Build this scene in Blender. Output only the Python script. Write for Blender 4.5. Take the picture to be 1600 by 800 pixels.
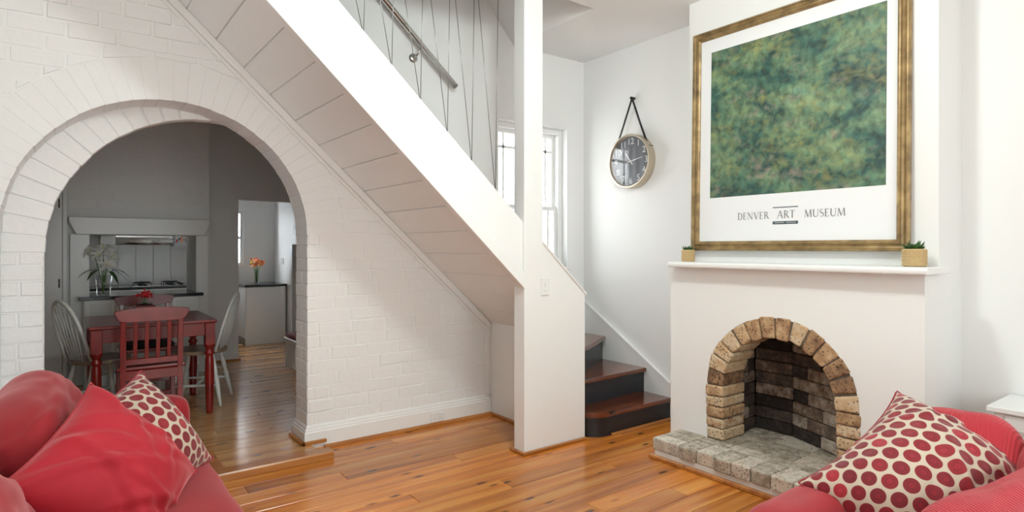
import bpy, bmesh, math, random
import numpy as np
from mathutils import Vector, Matrix
random.seed(7)
PI = math.pi
for o in list(bpy.data.objects): bpy.data.objects.remove(o)
C = bpy.context.scene.collection
SC = bpy.context.scene

# ------------------------------------------------------------------ camera
CAMH = 1.35
F_PX = 939.0
cam_d = bpy.data.cameras.new('camera'); cam = bpy.data.objects.new('camera', cam_d); C.objects.link(cam)
cam_d.sensor_width = 36; cam_d.lens = 36 * F_PX / 1600; cam_d.shift_y = -13 / 1600; cam_d.clip_start = 0.05
cam.location = (0, 0, CAMH)
cam.rotation_euler = (PI / 2, 0, math.atan2(0.7997, 0.6004) - PI / 2)
SC.camera = cam

# ------------------------------------------------------------------ world, lights, exposure
w = bpy.data.worlds.new('world'); SC.world = w; w.use_nodes = True
w.node_tree.nodes['Background'].inputs[0].default_value = (0.90, 0.95, 1.0, 1)
w.node_tree.nodes['Background'].inputs[1].default_value = 22.0
SC.view_settings.view_transform = 'Standard'; SC.view_settings.look = 'None'
SC.view_settings.gamma = 1; SC.view_settings.use_curve_mapping = False
SC.view_settings.exposure = 0.19
def area(name, loc, rot, sx, sy, e, col=(1, 0.985, 0.96), shape='RECTANGLE'):
    l = bpy.data.lights.new(name, 'AREA'); l.shape = shape; l.size = sx; l.size_y = sy; l.energy = e; l.color = col
    o = bpy.data.objects.new(name, l); C.objects.link(o); o.location = loc; o.rotation_euler = rot
    return o
Y_FRONT = -1.95
WHT = (0.90, 1.0, 0.97)
def bulb(name, loc, e, r, col=WHT):
    l = bpy.data.lights.new(name, 'POINT'); l.energy = e; l.shadow_soft_size = r; l.color = col
    o = bpy.data.objects.new(name, l); C.objects.link(o); o.location = loc; return o
# ceiling lamp of the living room (its shadows show on the brick wall below the stairs and in the alcove) and the front window behind the camera
bulb('ceiling_lamp_living_offscreen', (1.63, 1.55, 2.90), 56, 0.11)
area('window_front_offscreen', (0.9, Y_FRONT + .02, 1.55), (PI / 2, 0, 0), 2.6, 2.2, 64, (0.88, 0.99, 1.0))

# ------------------------------------------------------------------ materials
M = {}
def nodes(name):
    m = bpy.data.materials.new(name); m.use_nodes = True; nt = m.node_tree
    return m, nt, nt.nodes['Principled BSDF'], nt.nodes, nt.links
def N(ns, t, **kw):
    n = ns.new(t)
    for k, v in kw.items(): setattr(n, k, v)
    return n
def ramp(ns, stops, interp='LINEAR'):
    r = ns.new('ShaderNodeValToRGB'); cr = r.color_ramp; cr.interpolation = interp
    while len(cr.elements) > 1: cr.elements.remove(cr.elements[-1])
    cr.elements[0].position = stops[0][0]; cr.elements[0].color = (*stops[0][1], 1)
    for p, c in stops[1:]:
        e = cr.elements.new(p); e.color = (*c, 1)
    return r
def srgb(r, g, b):
    f = lambda c: (c / 255 / 12.92) if c / 255 <= 0.04045 else ((c / 255 + 0.055) / 1.055) ** 2.4
    return (f(r), f(g), f(b))
def plain(name, col, rough=0.5, metal=0, bump=0, bscale=60, var=0.0, vscale=8, sheen=0, coat=0, spec=0.5):
    m, nt, p, ns, L = nodes(name)
    p.inputs['Base Color'].default_value = (*col, 1); p.inputs['Roughness'].default_value = rough
    p.inputs['Metallic'].default_value = metal
    p.inputs['Specular IOR Level'].default_value = spec
    if sheen:
        p.inputs['Sheen Weight'].default_value = sheen; p.inputs['Sheen Roughness'].default_value = 0.4
        p.inputs['Sheen Tint'].default_value = (1, 0.5, 0.5, 1)
    if coat: p.inputs['Coat Weight'].default_value = coat; p.inputs['Coat Roughness'].default_value = 0.12
    tc = N(ns, 'ShaderNodeTexCoord')
    if var:
        n = N(ns, 'ShaderNodeTexNoise'); n.inputs['Scale'].default_value = vscale; n.inputs['Detail'].default_value = 5
        L.new(tc.outputs['Object'], n.inputs['Vector'])
        r = ramp(ns, [(0.3, tuple(c * (1 - var) for c in col)), (0.7, tuple(min(1, c * (1 + var)) for c in col))])
        L.new(n.outputs['Fac'], r.inputs['Fac']); L.new(r.outputs['Color'], p.inputs['Base Color'])
    if bump:
        n2 = N(ns, 'ShaderNodeTexNoise'); n2.inputs['Scale'].default_value = bscale; n2.inputs['Detail'].default_value = 4
        L.new(tc.outputs['Object'], n2.inputs['Vector'])
        b = N(ns, 'ShaderNodeBump'); b.inputs['Strength'].default_value = bump; b.inputs['Distance'].default_value = 0.01
        L.new(n2.outputs['Fac'], b.inputs['Height']); L.new(b.outputs['Normal'], p.inputs['Normal'])
    M[name] = m; return m
plain('wall', (0.885, 0.885, 0.87), 0.6, bump=0.04, bscale=18)
plain('ceiling', (0.89, 0.89, 0.875), 0.7, bump=0.03, bscale=12)
plain('brick_paint', (0.87, 0.87, 0.86), 0.45, bump=0.35, bscale=22)
plain('gloss_white', (0.88, 0.88, 0.865), 0.28, bump=0.02, bscale=25)
plain('satin_white', (0.82, 0.82, 0.80), 0.4)
plain('cabinet_white', (0.80, 0.80, 0.78), 0.35)
plain('red_wood', srgb(128, 26, 22), 0.3, var=0.25, vscale=9, coat=0.3)
plain('chair_white', (0.78, 0.78, 0.74), 0.35)
plain('seat_wood', srgb(150, 128, 105), 0.4, var=0.2)
plain('granite', (0.03, 0.032, 0.035), 0.12, var=0.4, vscale=120)
plain('black', (0.012, 0.012, 0.014), 0.4)
plain('black_paint', (0.016, 0.018, 0.022), 0.3, bump=0.03, bscale=30)
plain('steel', (0.60, 0.58, 0.55), 0.22, 1)
plain('dark_steel', (0.30, 0.29, 0.28), 0.3, 1)
plain('clock_case', srgb(190, 178, 158), 0.3, 0.7)
plain('clock_face', (0.075, 0.08, 0.10), 0.4)
plain('strap', (0.018, 0.016, 0.015), 0.5)
plain('paper', (0.86, 0.87, 0.88), 0.6)
plain('print_grey', srgb(120, 118, 116), 0.6)
plain('print_slate', srgb(70, 84, 92), 0.6)
plain('grey_tile', srgb(176, 176, 172), 0.3)
plain('outlet', (0.85, 0.85, 0.84), 0.25)
plain('leaf', (0.035, 0.10, 0.02), 0.45, var=0.5, vscale=30)
plain('stem', (0.10, 0.22, 0.04), 0.5)
plain('lily', (0.88, 0.87, 0.80), 0.5)
plain('red_petal', srgb(205, 20, 30), 0.5, var=0.3, vscale=40)
plain('orange_petal', srgb(240, 130, 60), 0.5, var=0.3, vscale=30)
plain('yellow_petal', srgb(215, 215, 60), 0.5)
plain('soil', (0.02, 0.014, 0.01), 0.9)
plain('slab_white', (0.78, 0.76, 0.72), 0.6, bump=0.2, bscale=30, var=0.08)
plain('mortar', srgb(120, 108, 96), 0.9, bump=0.5, bscale=60, var=0.3, vscale=30)
plain('soot', (0.012, 0.011, 0.010), 0.95)
plain('fence_grey', srgb(150, 148, 144), 0.8, bump=0.3, bscale=20, var=0.2)
plain('far_white', (0.8, 0.8, 0.79), 0.8)
plain('velvet', srgb(174, 22, 40), 0.75, bump=0.05, bscale=120, sheen=0.55, var=0.10, vscale=5)
plain('sofa_red', srgb(152, 24, 34), 0.8, bump=0.10, bscale=160, sheen=0.6, var=0.08, vscale=6)
plain('cushion_stripe', srgb(30, 26, 30), 0.8, var=0.6, vscale=18)
plain('check_cloth', srgb(120, 30, 40), 0.8, var=0.7, vscale=35)

def wood(name, base, light, dark, axis='X', rough=0.22, per_obj=0.35, coat=0.4, gscale=1.0):
    m, nt, p, ns, L = nodes(name)
    tc = N(ns, 'ShaderNodeTexCoord'); oi = N(ns, 'ShaderNodeObjectInfo')
    geo = N(ns, 'ShaderNodeNewGeometry')
    off = N(ns, 'ShaderNodeVectorMath', operation='SCALE'); off.inputs['Scale'].default_value = 37
    cmb = N(ns, 'ShaderNodeCombineXYZ')
    for i in range(3): L.new(oi.outputs['Random'], cmb.inputs[i])
    L.new(cmb.outputs[0], off.inputs[0])
    add = N(ns, 'ShaderNodeVectorMath', operation='ADD')
    L.new(geo.outputs['Position'], add.inputs[0]); L.new(off.outputs[0], add.inputs[1])
    mp = N(ns, 'ShaderNodeMapping')
    s = [14, 14, 14]; s['XYZ'.index(axis)] = 0.9
    mp.inputs['Scale'].default_value = [v * gscale for v in s]
    L.new(add.outputs[0], mp.inputs['Vector'])
    n = N(ns, 'ShaderNodeTexNoise'); n.inputs['Scale'].default_value = 1.0; n.inputs['Detail'].default_value = 6; n.inputs['Distortion'].default_value = 0.6
    L.new(mp.outputs[0], n.inputs['Vector'])
    r = ramp(ns, [(0.25, dark), (0.5, base), (0.75, light)])
    L.new(n.outputs['Fac'], r.inputs['Fac'])
    # knots
    mp2 = N(ns, 'ShaderNodeMapping'); s2 = [9, 9, 9]; s2['XYZ'.index(axis)] = 3.2
    mp2.inputs['Scale'].default_value = s2; L.new(add.outputs[0], mp2.inputs['Vector'])
    v = N(ns, 'ShaderNodeTexVoronoi'); v.inputs['Scale'].default_value = 1.0; L.new(mp2.outputs[0], v.inputs['Vector'])
    kr = ramp(ns, [(0.06, (0, 0, 0)), (0.16, (1, 1, 1))]); L.new(v.outputs['Distance'], kr.inputs['Fac'])
    mx = N(ns, 'ShaderNodeMix', data_type='RGBA', blend_type='MIX'); 
    L.new(kr.outputs['Color'], mx.inputs['Factor']); mx.inputs['A'].default_value = (*[c * 0.35 for c in dark], 1)
    L.new(r.outputs['Color'], mx.inputs['B'])
    # per-board tone
    mr = N(ns, 'ShaderNodeMapRange'); mr.inputs['To Min'].default_value = 1 - per_obj; mr.inputs['To Max'].default_value = 1 + per_obj * 0.6
    L.new(oi.outputs['Random'], mr.inputs['Value'])
    hs = N(ns, 'ShaderNodeHueSaturation'); L.new(mr.outputs[0], hs.inputs['Value']); L.new(mx.outputs['Result'], hs.inputs['Color'])
    L.new(hs.outputs['Color'], p.inputs['Base Color'])
    p.inputs['Roughness'].default_value = rough; p.inputs['Coat Weight'].default_value = coat; p.inputs['Coat Roughness'].default_value = 0.15
    b = N(ns, 'ShaderNodeBump'); b.inputs['Strength'].default_value = 0.06; b.inputs['Distance'].default_value = 0.004
    L.new(n.outputs['Fac'], b.inputs['Height']); L.new(b.outputs['Normal'], p.inputs['Normal'])
    M[name] = m; return m
wood('floor_wood', srgb(204, 122, 42), srgb(226, 160, 76), srgb(146, 76, 22), 'X', 0.26, 0.28, 0.25)
wood('dining_wood', srgb(196, 142, 84), srgb(216, 170, 115), srgb(160, 104, 56), 'X', 0.22, 0.12)
wood('trim_wood', srgb(176, 112, 54), srgb(196, 134, 72), srgb(140, 82, 38), 'X', 0.3, 0.1, 0.2)
wood('tread_wood', srgb(96, 44, 20), srgb(122, 60, 30), srgb(60, 26, 12), 'X', 0.18, 0.15, 0.5)

def brick_mat(name, stops, pit=0.7, randw=0.55, rough=0.9):
    m, nt, p, ns, L = nodes(name)
    oi = N(ns, 'ShaderNodeObjectInfo'); geo = N(ns, 'ShaderNodeNewGeometry')
    n = N(ns, 'ShaderNodeTexNoise'); n.inputs['Scale'].default_value = 16; n.inputs['Detail'].default_value = 7; n.inputs['Roughness'].default_value = 0.65
    L.new(geo.outputs['Position'], n.inputs['Vector'])
    a = N(ns, 'ShaderNodeMath', operation='MULTIPLY_ADD'); a.inputs[1].default_value = randw; a.inputs[2].default_value = -randw / 2
    L.new(oi.outputs['Random'], a.inputs[0])
    a2 = N(ns, 'ShaderNodeMath', operation='ADD'); L.new(a.outputs[0], a2.inputs[0]); L.new(n.outputs['Fac'], a2.inputs[1])
    r = ramp(ns, stops); L.new(a2.outputs[0], r.inputs['Fac'])
    v = N(ns, 'ShaderNodeTexVoronoi'); v.inputs['Scale'].default_value = 55; L.new(geo.outputs['Position'], v.inputs['Vector'])
    n3 = N(ns, 'ShaderNodeTexNoise'); n3.inputs['Scale'].default_value = 9; L.new(geo.outputs['Position'], n3.inputs['Vector'])
    sub = N(ns, 'ShaderNodeMath', operation='MULTIPLY_ADD'); sub.inputs[1].default_value = -0.46; L.new(n3.outputs['Fac'], sub.inputs[0]); L.new(v.outputs['Distance'], sub.inputs[2])
    kr = ramp(ns, [(0.0, (1 - pit,) * 3), (0.06, (1, 1, 1))]); L.new(sub.outputs[0], kr.inputs['Fac'])
    mx = N(ns, 'ShaderNodeMix', data_type='RGBA', blend_type='MULTIPLY'); mx.inputs['Factor'].default_value = 1
    L.new(r.outputs['Color'], mx.inputs['A']); L.new(kr.outputs['Color'], mx.inputs['B'])
    L.new(mx.outputs['Result'], p.inputs['Base Color']); p.inputs['Roughness'].default_value = rough
    p.inputs['Specular IOR Level'].default_value = 0.2
    b = N(ns, 'ShaderNodeBump'); b.inputs['Strength'].default_value = 0.6; b.inputs['Distance'].default_value = 0.006
    ad = N(ns, 'ShaderNodeMath', operation='ADD'); L.new(n.outputs['Fac'], ad.inputs[0]); L.new(kr.outputs['Color'], ad.inputs[1])
    L.new(ad.outputs[0], b.inputs['Height']); L.new(b.outputs['Normal'], p.inputs['Normal'])
    M[name] = m; return m
brick_mat('brick_tan', [(0.15, srgb(120, 92, 72)), (0.36, srgb(172, 138, 104)), (0.55, srgb(200, 170, 134)), (0.72, srgb(210, 190, 160)), (0.9, srgb(176, 126, 88))], pit=.6)
brick_mat('brick_hearth', [(0.2, srgb(140, 128, 114)), (0.42, srgb(184, 174, 158)), (0.6, srgb(206, 198, 184)), (0.85, srgb(178, 158, 136))], pit=.5, randw=.4)
brick_mat('brick_soot', [(0.15, srgb(56, 50, 48)), (0.45, srgb(92, 82, 76)), (0.62, srgb(120, 100, 86)), (0.9, srgb(190, 178, 164))], pit=0.4, randw=0.75)

def cord_mat(name, col, freq):
    m, nt, p, ns, L = nodes(name)
    uv = N(ns, 'ShaderNodeUVMap'); sx = N(ns, 'ShaderNodeSeparateXYZ'); L.new(uv.outputs[0], sx.inputs[0])
    mu = N(ns, 'ShaderNodeMath', operation='MULTIPLY'); mu.inputs[1].default_value = freq * 2 * PI; L.new(sx.outputs['X'], mu.inputs[0])
    s = N(ns, 'ShaderNodeMath', operation='SINE'); L.new(mu.outputs[0], s.inputs[0])
    p.inputs['Base Color'].default_value = (*col, 1)
    b = N(ns, 'ShaderNodeBump'); b.inputs['Strength'].default_value = 0.5; b.inputs['Distance'].default_value = 0.003
    L.new(s.outputs[0], b.inputs['Height']); L.new(b.outputs['Normal'], p.inputs['Normal'])
    p.inputs['Roughness'].default_value = 0.8; p.inputs['Sheen Weight'].default_value = 0.4; p.inputs['Sheen Tint'].default_value = (1, 0.6, 0.6, 1)
    M[name] = m
cord_mat('corduroy', srgb(184, 40, 52), 120)

def dot_mat(name):
    m, nt, p, ns, L = nodes(name)
    uv = N(ns, 'ShaderNodeUVMap')
    SP = 0.047
    def lattice(shift):
        mp = N(ns, 'ShaderNodeMapping'); mp.inputs['Scale'].default_value = (1 / SP, 1 / (SP * 1.732), 1); mp.inputs['Location'].default_value = (shift, shift, 0)
        L.new(uv.outputs[0], mp.inputs['Vector'])
        fr = N(ns, 'ShaderNodeVectorMath', operation='FRACTION'); L.new(mp.outputs[0], fr.inputs[0])
        fl = N(ns, 'ShaderNodeVectorMath', operation='FLOOR'); L.new(mp.outputs[0], fl.inputs[0])
        sb = N(ns, 'ShaderNodeVectorMath', operation='SUBTRACT'); sb.inputs[1].default_value = (0.5, 0.5, 0); L.new(fr.outputs[0], sb.inputs[0])
        ml = N(ns, 'ShaderNodeVectorMath', operation='MULTIPLY'); ml.inputs[1].default_value = (1, 1.732, 0); L.new(sb.outputs[0], ml.inputs[0])
        ln = N(ns, 'ShaderNodeVectorMath', operation='LENGTH'); L.new(ml.outputs[0], ln.inputs[0])
        wn = N(ns, 'ShaderNodeTexWhiteNoise', noise_dimensions='2D'); L.new(fl.outputs[0], wn.inputs['Vector'])
        return ln.outputs['Value'], wn.outputs['Value']
    d1, w1 = lattice(0.0); d2, w2 = lattice(0.5)
    mn = N(ns, 'ShaderNodeMath', operation='MINIMUM'); L.new(d1, mn.inputs[0]); L.new(d2, mn.inputs[1])
    lt = N(ns, 'ShaderNodeMath', operation='LESS_THAN'); L.new(d1, lt.inputs[0]); L.new(d2, lt.inputs[1])
    wm = N(ns, 'ShaderNodeMix', data_type='FLOAT'); L.new(lt.outputs[0], wm.inputs['Factor']); L.new(w2, wm.inputs['A']); L.new(w1, wm.inputs['B'])
    tone = ramp(ns, [(0.0, srgb(112, 10, 24)), (0.5, srgb(132, 14, 30)), (1.0, srgb(160, 32, 44))]); L.new(wm.outputs['Result'], tone.inputs['Fac'])
    ringr = ramp(ns, [(0.0, (1.0, 1.0, 1.0)), (0.045, (0.9, 0.9, 0.9)), (0.07, (1.5, 1.6, 1.6)), (0.10, (1.5, 1.6, 1.6)), (0.13, (0.9, 0.9, 0.9)), (0.30, (1, 1, 1))])
    L.new(mn.outputs[0], ringr.inputs['Fac'])
    mlt = N(ns, 'ShaderNodeMix', data_type='RGBA', blend_type='MULTIPLY'); mlt.inputs['Factor'].default_value = 1
    L.new(tone.outputs['Color'], mlt.inputs['A']); L.new(ringr.outputs['Color'], mlt.inputs['B'])
    msk = ramp(ns, [(0.395, (0, 0, 0)), (0.415, (1, 1, 1))]); L.new(mn.outputs[0], msk.inputs['Fac'])
    fin = N(ns, 'ShaderNodeMix', data_type='RGBA'); L.new(msk.outputs['Color'], fin.inputs['Factor'])
    L.new(mlt.outputs['Result'], fin.inputs['A']); fin.inputs['B'].default_value = (*srgb(196, 182, 162), 1)
    L.new(fin.outputs['Result'], p.inputs['Base Color']); p.inputs['Roughness'].default_value = 0.75
    p.inputs['Sheen Weight'].default_value = 0.2
    M[name] = m
dot_mat('dotted')

def glass_mat(name, col=(1, 1, 1), rough=0.0, fac=0.10):
    m, nt, p, ns, L = nodes(name)
    tr = N(ns, 'ShaderNodeBsdfTransparent'); tr.inputs[0].default_value = (*col, 1)
    gl = N(ns, 'ShaderNodeBsdfGlossy'); gl.inputs['Roughness'].default_value = rough
    lw = N(ns, 'ShaderNodeLayerWeight'); fr = ramp(ns, [(0.0, (.035,) * 3), (0.6, (.08,) * 3), (1.0, (.75,) * 3)]); L.new(lw.outputs['Facing'], fr.inputs['Fac'])
    mx = N(ns, 'ShaderNodeMixShader'); L.new(fr.outputs[0], mx.inputs[0]); L.new(tr.outputs[0], mx.inputs[1]); L.new(gl.outputs[0], mx.inputs[2])
    L.new(mx.outputs[0], ns['Material Output'].inputs['Surface']); M[name] = m
glass_mat('glass'); glass_mat('vase_glass', (0.965, 0.975, 0.972))

def gold_mat():
    m, nt, p, ns, L = nodes('gilt')
    tc = N(ns, 'ShaderNodeTexCoord')
    n = N(ns, 'ShaderNodeTexNoise'); n.inputs['Scale'].default_value = 14; n.inputs['Detail'].default_value = 6; L.new(tc.outputs['Object'], n.inputs['Vector'])
    r = ramp(ns, [(0.3, srgb(112, 92, 62)), (0.5, srgb(152, 126, 84)), (0.72, srgb(180, 154, 108))]); L.new(n.outputs['Fac'], r.inputs['Fac'])
    L.new(r.outputs['Color'], p.inputs['Base Color']); p.inputs['Metallic'].default_value = 0.35; p.inputs['Roughness'].default_value = 0.4
    M['gilt'] = m
gold_mat()
def print_mat():
    # generic abstract green print
    m, nt, p, ns, L = nodes('green_print')
    uv = N(ns, 'ShaderNodeUVMap')
    def noise(scale, sx, sy, det=6, dist=0.6, off=0):
        mp = N(ns, 'ShaderNodeMapping'); mp.inputs['Scale'].default_value = (sx, sy, 1); mp.inputs['Location'].default_value = (off, off, off); mp.inputs['Rotation'].default_value = (0, 0, 0.15)
        L.new(uv.outputs[0], mp.inputs['Vector'])
        n = N(ns, 'ShaderNodeTexNoise'); n.inputs['Scale'].default_value = scale; n.inputs['Detail'].default_value = det; n.inputs['Distortion'].default_value = dist
        L.new(mp.outputs[0], n.inputs['Vector']); return n.outputs['Fac']
    a = noise(3.2, 1, 1.6)
    r = ramp(ns, [(0.30, srgb(34, 56, 56)), (0.42, srgb(52, 88, 80)), (0.52, srgb(84, 116, 94)), (0.62, srgb(112, 136, 104)), (0.75, srgb(92, 136, 124))]); L.new(a, r.inputs['Fac'])
    b = noise(26, 1, 0.7, 4, 0.2, 5)
    br = ramp(ns, [(0.35, (0.55, 0.55, 0.55)), (0.65, (1.35, 1.35, 1.3))]); L.new(b, br.inputs['Fac'])
    m1 = N(ns, 'ShaderNodeMix', data_type='RGBA', blend_type='MULTIPLY'); m1.inputs['Factor'].default_value = 1
    L.new(r.outputs['Color'], m1.inputs['A']); L.new(br.outputs['Color'], m1.inputs['B'])
    c = noise(2.6, 1, 1, 5, 0.8, 11); d = noise(22, 1, 1, 4, 0.4, 3)
    pr = N(ns, 'ShaderNodeMath', operation='MULTIPLY'); L.new(c, pr.inputs[0]); L.new(d, pr.inputs[1])
    sx = N(ns, 'ShaderNodeSeparateXYZ'); L.new(uv.outputs[0], sx.inputs[0])
    hr = ramp(ns, [(0.0, (.85, .85, .85)), (1.0, (1, 1, 1))]); L.new(sx.outputs['Y'], hr.inputs['Fac'])
    pm = N(ns, 'ShaderNodeMath', operation='MULTIPLY'); L.new(pr.outputs[0], pm.inputs[0]); L.new(hr.outputs['Color'], pm.inputs[1])
    fl = ramp(ns, [(0.22, (0, 0, 0)), (0.42, (.5, .5, .5))]); L.new(pm.outputs[0], fl.inputs['Fac'])
    e = noise(5, 1, 2, 2, 0, 20)
    fc = ramp(ns, [(0.38, srgb(178, 170, 98)), (0.52, srgb(150, 160, 98)), (0.62, srgb(190, 160, 142))]); L.new(e, fc.inputs['Fac'])
    m2 = N(ns, 'ShaderNodeMix', data_type='RGBA'); L.new(fl.outputs['Color'], m2.inputs['Factor']); L.new(m1.outputs['Result'], m2.inputs['A']); L.new(fc.outputs['Color'], m2.inputs['B'])
    L.new(m2.outputs['Result'], p.inputs['Base Color']); p.inputs['Roughness'].default_value = 0.5
    M['green_print'] = m
print_mat()
def basket_mat():
    m, nt, p, ns, L = nodes('basket')
    p.inputs['Base Color'].default_value = (*srgb(196, 168, 122), 1); p.inputs['Roughness'].default_value = 0.8; M['basket'] = m
basket_mat()

# ------------------------------------------------------------------ helpers
def link(o, parent=None):
    C.objects.link(o)
    if parent is not None:
        o.parent = parent
    return o
def mesh(name, verts, faces, mat, parent=None, smooth=False, world=False):
    me = bpy.data.meshes.new(name); me.from_pydata([tuple(v) for v in verts], [], [tuple(f) for f in faces])
    bm = bmesh.new(); bm.from_mesh(me); bmesh.ops.recalc_face_normals(bm, faces=bm.faces); bm.to_mesh(me); bm.free()
    if smooth: me.polygons.foreach_set('use_smooth', [True] * len(me.polygons))
    me.materials.append(M[mat]); o = bpy.data.objects.new(name, me); link(o, parent)
    if world and parent is not None: o.location = -Vector(parent.location)
    return o
def bmobj(name, bm, mat, parent=None, smooth=False, world=False):
    bmesh.ops.recalc_face_normals(bm, faces=bm.faces)
    me = bpy.data.meshes.new(name); bm.to_mesh(me); bm.free()
    if smooth: me.polygons.foreach_set('use_smooth', [True] * len(me.polygons))
    me.materials.append(M[mat]); o = bpy.data.objects.new(name, me); link(o, parent)
    if world and parent is not None: o.location = -Vector(parent.location)
    return o
def bm_box(bm, x0, x1, y0, y1, z0, z1, bev=0, seg=1):
    t = bmesh.new()
    vs = [t.verts.new((x, y, z)) for x in (x0, x1) for y in (y0, y1) for z in (z0, z1)]
    for f in ((0, 1, 3, 2), (4, 6, 7, 5), (0, 4, 5, 1), (2, 3, 7, 6), (0, 2, 6, 4), (1, 5, 7, 3)): t.faces.new([vs[i] for i in f])
    if bev: bmesh.ops.bevel(t, geom=list(t.edges), offset=bev, segments=seg, affect='EDGES', profile=0.5)
    tm = bpy.data.meshes.new('t'); t.to_mesh(tm); t.free(); bm.from_mesh(tm); bpy.data.meshes.remove(tm)
def box(name, x0, x1, y0, y1, z0, z1, mat, parent=None, bev=0, seg=1, world=False, smooth=False):
    bm = bmesh.new(); bm_box(bm, x0, x1, y0, y1, z0, z1, bev, seg)
    return bmobj(name, bm, mat, parent, smooth, world)
def prism(name, poly, axis, d0, d1, mat, parent=None, world=False, bev=0, seg=1, smooth=False):
    """poly: 2D points; axis 'y': (x,z) extruded along y; 'x': (y,z); 'z': (x,y)"""
    bm = bmesh.new()
    P = {'y': lambda p, d: (p[0], d, p[1]), 'x': lambda p, d: (d, p[0], p[1]), 'z': lambda p, d: (p[0], p[1], d)}[axis]
    a = [bm.verts.new(P(p, d0)) for p in poly]; b = [bm.verts.new(P(p, d1)) for p in poly]
    bm.faces.new(a); bm.faces.new(b[::-1]); n = len(poly)
    for i in range(n): bm.faces.new((a[i], b[i], b[(i + 1) % n], a[(i + 1) % n]))
    if bev:
        bmesh.ops.bevel(bm, geom=list(bm.edges), offset=bev, segments=seg, affect='EDGES', profile=0.5)
    return bmobj(name, bm, mat, parent, smooth, world)
def tube_geo(pts, rad, seg=8, flat=None):
    pts = [Vector(p) for p in pts]; n = len(pts)
    rs = rad if isinstance(rad, (list, tuple)) else [rad] * n
    V = []; Fc = []; up = None
    for i, p in enumerate(pts):
        t = (pts[min(i + 1, n - 1)] - pts[max(i - 1, 0)]).normalized()
        if up is None:
            up = Vector((0, 0, 1)) if abs(t.z) < 0.9 else Vector((1, 0, 0))
        s = t.cross(up).normalized(); up = s.cross(t).normalized()
        for k in range(seg):
            a = 2 * PI * k / seg
            V.append(p + rs[i] * (math.cos(a) * s * (flat[0] if flat else 1) + math.sin(a) * up * (flat[1] if flat else 1)))
    for i in range(n - 1):
        for k in range(seg):
            Fc.append((i * seg + k, i * seg + (k + 1) % seg, (i + 1) * seg + (k + 1) % seg, (i + 1) * seg + k))
    Fc.append(tuple(range(seg))); Fc.append(tuple(range((n - 1) * seg, n * seg)))
    return V, Fc
def tube(name, pts, rad, mat, parent=None, seg=8, world=False, flat=None):
    V, Fc = tube_geo(pts, rad, seg, flat); return mesh(name, V, Fc, mat, parent, True, world)
def lathe(name, prof, mat, parent=None, seg=20, center=(0, 0, 0), world=False, tri=False):
    V = []; Fc = []; n = len(prof)
    for r, z in prof:
        for k in range(seg):
            a = 2 * PI * k / seg; V.append((center[0] + r * math.cos(a), center[1] + r * math.sin(a), center[2] + z))
    for i in range(n - 1):
        for k in range(seg): Fc.append((i * seg + k, i * seg + (k + 1) % seg, (i + 1) * seg + (k + 1) % seg, (i + 1) * seg + k))
    if prof[0][0] > 1e-5: Fc.append(tuple(range(seg)))
    if prof[-1][0] > 1e-5: Fc.append(tuple(range((n - 1) * seg, n * seg)))
    return mesh(name, V, Fc, mat, parent, True, world)
def thing(name, label, cat, loc=(0, 0, 0), rotz=0, group=None):
    o = bpy.data.objects.new(name, None); o.empty_display_size = 0.1; C.objects.link(o)
    o.location = loc; o.rotation_euler = (0, 0, rotz); tag(o, label, cat, group); return o
def tag(o, label, cat, group=None):
    o['label'] = label; o['category'] = cat
    if group: o['group'] = group
    return o
def struct(o, label=None, cat=None):
    o['kind'] = 'structure'
    if label: o['label'] = label
    if cat: o['category'] = cat
    return o
def dup(root, loc, rotz, label=None, group=None):
    r = root.copy(); C.objects.link(r); r.location = loc; r.rotation_euler = (0, 0, rotz)
    if label: r['label'] = label
    if group: r['group'] = group
    for ch in list(root.children):
        c = ch.copy(); C.objects.link(c); c.parent = r
        for g in list(ch.children):
            d = g.copy(); C.objects.link(d); d.parent = c
    return r
def autosmooth(o, ang=40):
    me = o.data
    me.polygons.foreach_set('use_smooth', [True] * len(me.polygons))
    bm = bmesh.new(); bm.from_mesh(me)
    for e in bm.edges:
        if len(e.link_faces) == 2 and e.calc_face_angle(0) > math.radians(ang): e.smooth = False
    bm.to_mesh(me); bm.free(); return o
def clip(poly, nx, nz, c):
    """keep points with nx*x+nz*z >= c"""
    out = []
    for i in range(len(poly)):
        p, q = poly[i], poly[(i + 1) % len(poly)]
        dp = nx * p[0] + nz * p[1] - c; dq = nx * q[0] + nz * q[1] - c
        if dp >= 0: out.append(p)
        if (dp >= 0) != (dq >= 0):
            t = dp / (dp - dq); out.append((p[0] + t * (q[0] - p[0]), p[1] + t * (q[1] - p[1])))
    return out
def parea(poly):
    return 0.5 * sum(poly[i][0] * poly[(i + 1) % len(poly)][1] - poly[(i + 1) % len(poly)][0] * poly[i][1] for i in range(len(poly)))
def face_brick(poly, yplane, proud, mat, parent, inset=0.006, name='brick', back=0.006):
    """a brick showing on a wall face in plane y=yplane (towards -y), chamfered edges"""
    if parea(poly) < 0: poly = poly[::-1]
    cx = sum(p[0] for p in poly) / len(poly); cz = sum(p[1] for p in poly) / len(poly)
    n = len(poly); V = []; j = lambda s: random.uniform(-s, s)
    tx, tz = j(0.014), j(0.030)
    for p in poly: V.append((p[0], yplane + back, p[1]))
    for p in poly:
        dx, dz = p[0] - cx, p[1] - cz; l = math.hypot(dx, dz) + 1e-6
        k = max(0.1, 1 - inset * 1.5 / l)
        V.append((cx + dx * k + j(0.002), yplane - proud + tx * dx + tz * dz, cz + dz * k + j(0.0025)))
    Fc = [tuple(range(n, 2 * n))] + [(i, (i + 1) % n, n + (i + 1) % n, n + i) for i in range(n)]
    return mesh(name, V, Fc, mat, parent)

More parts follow.
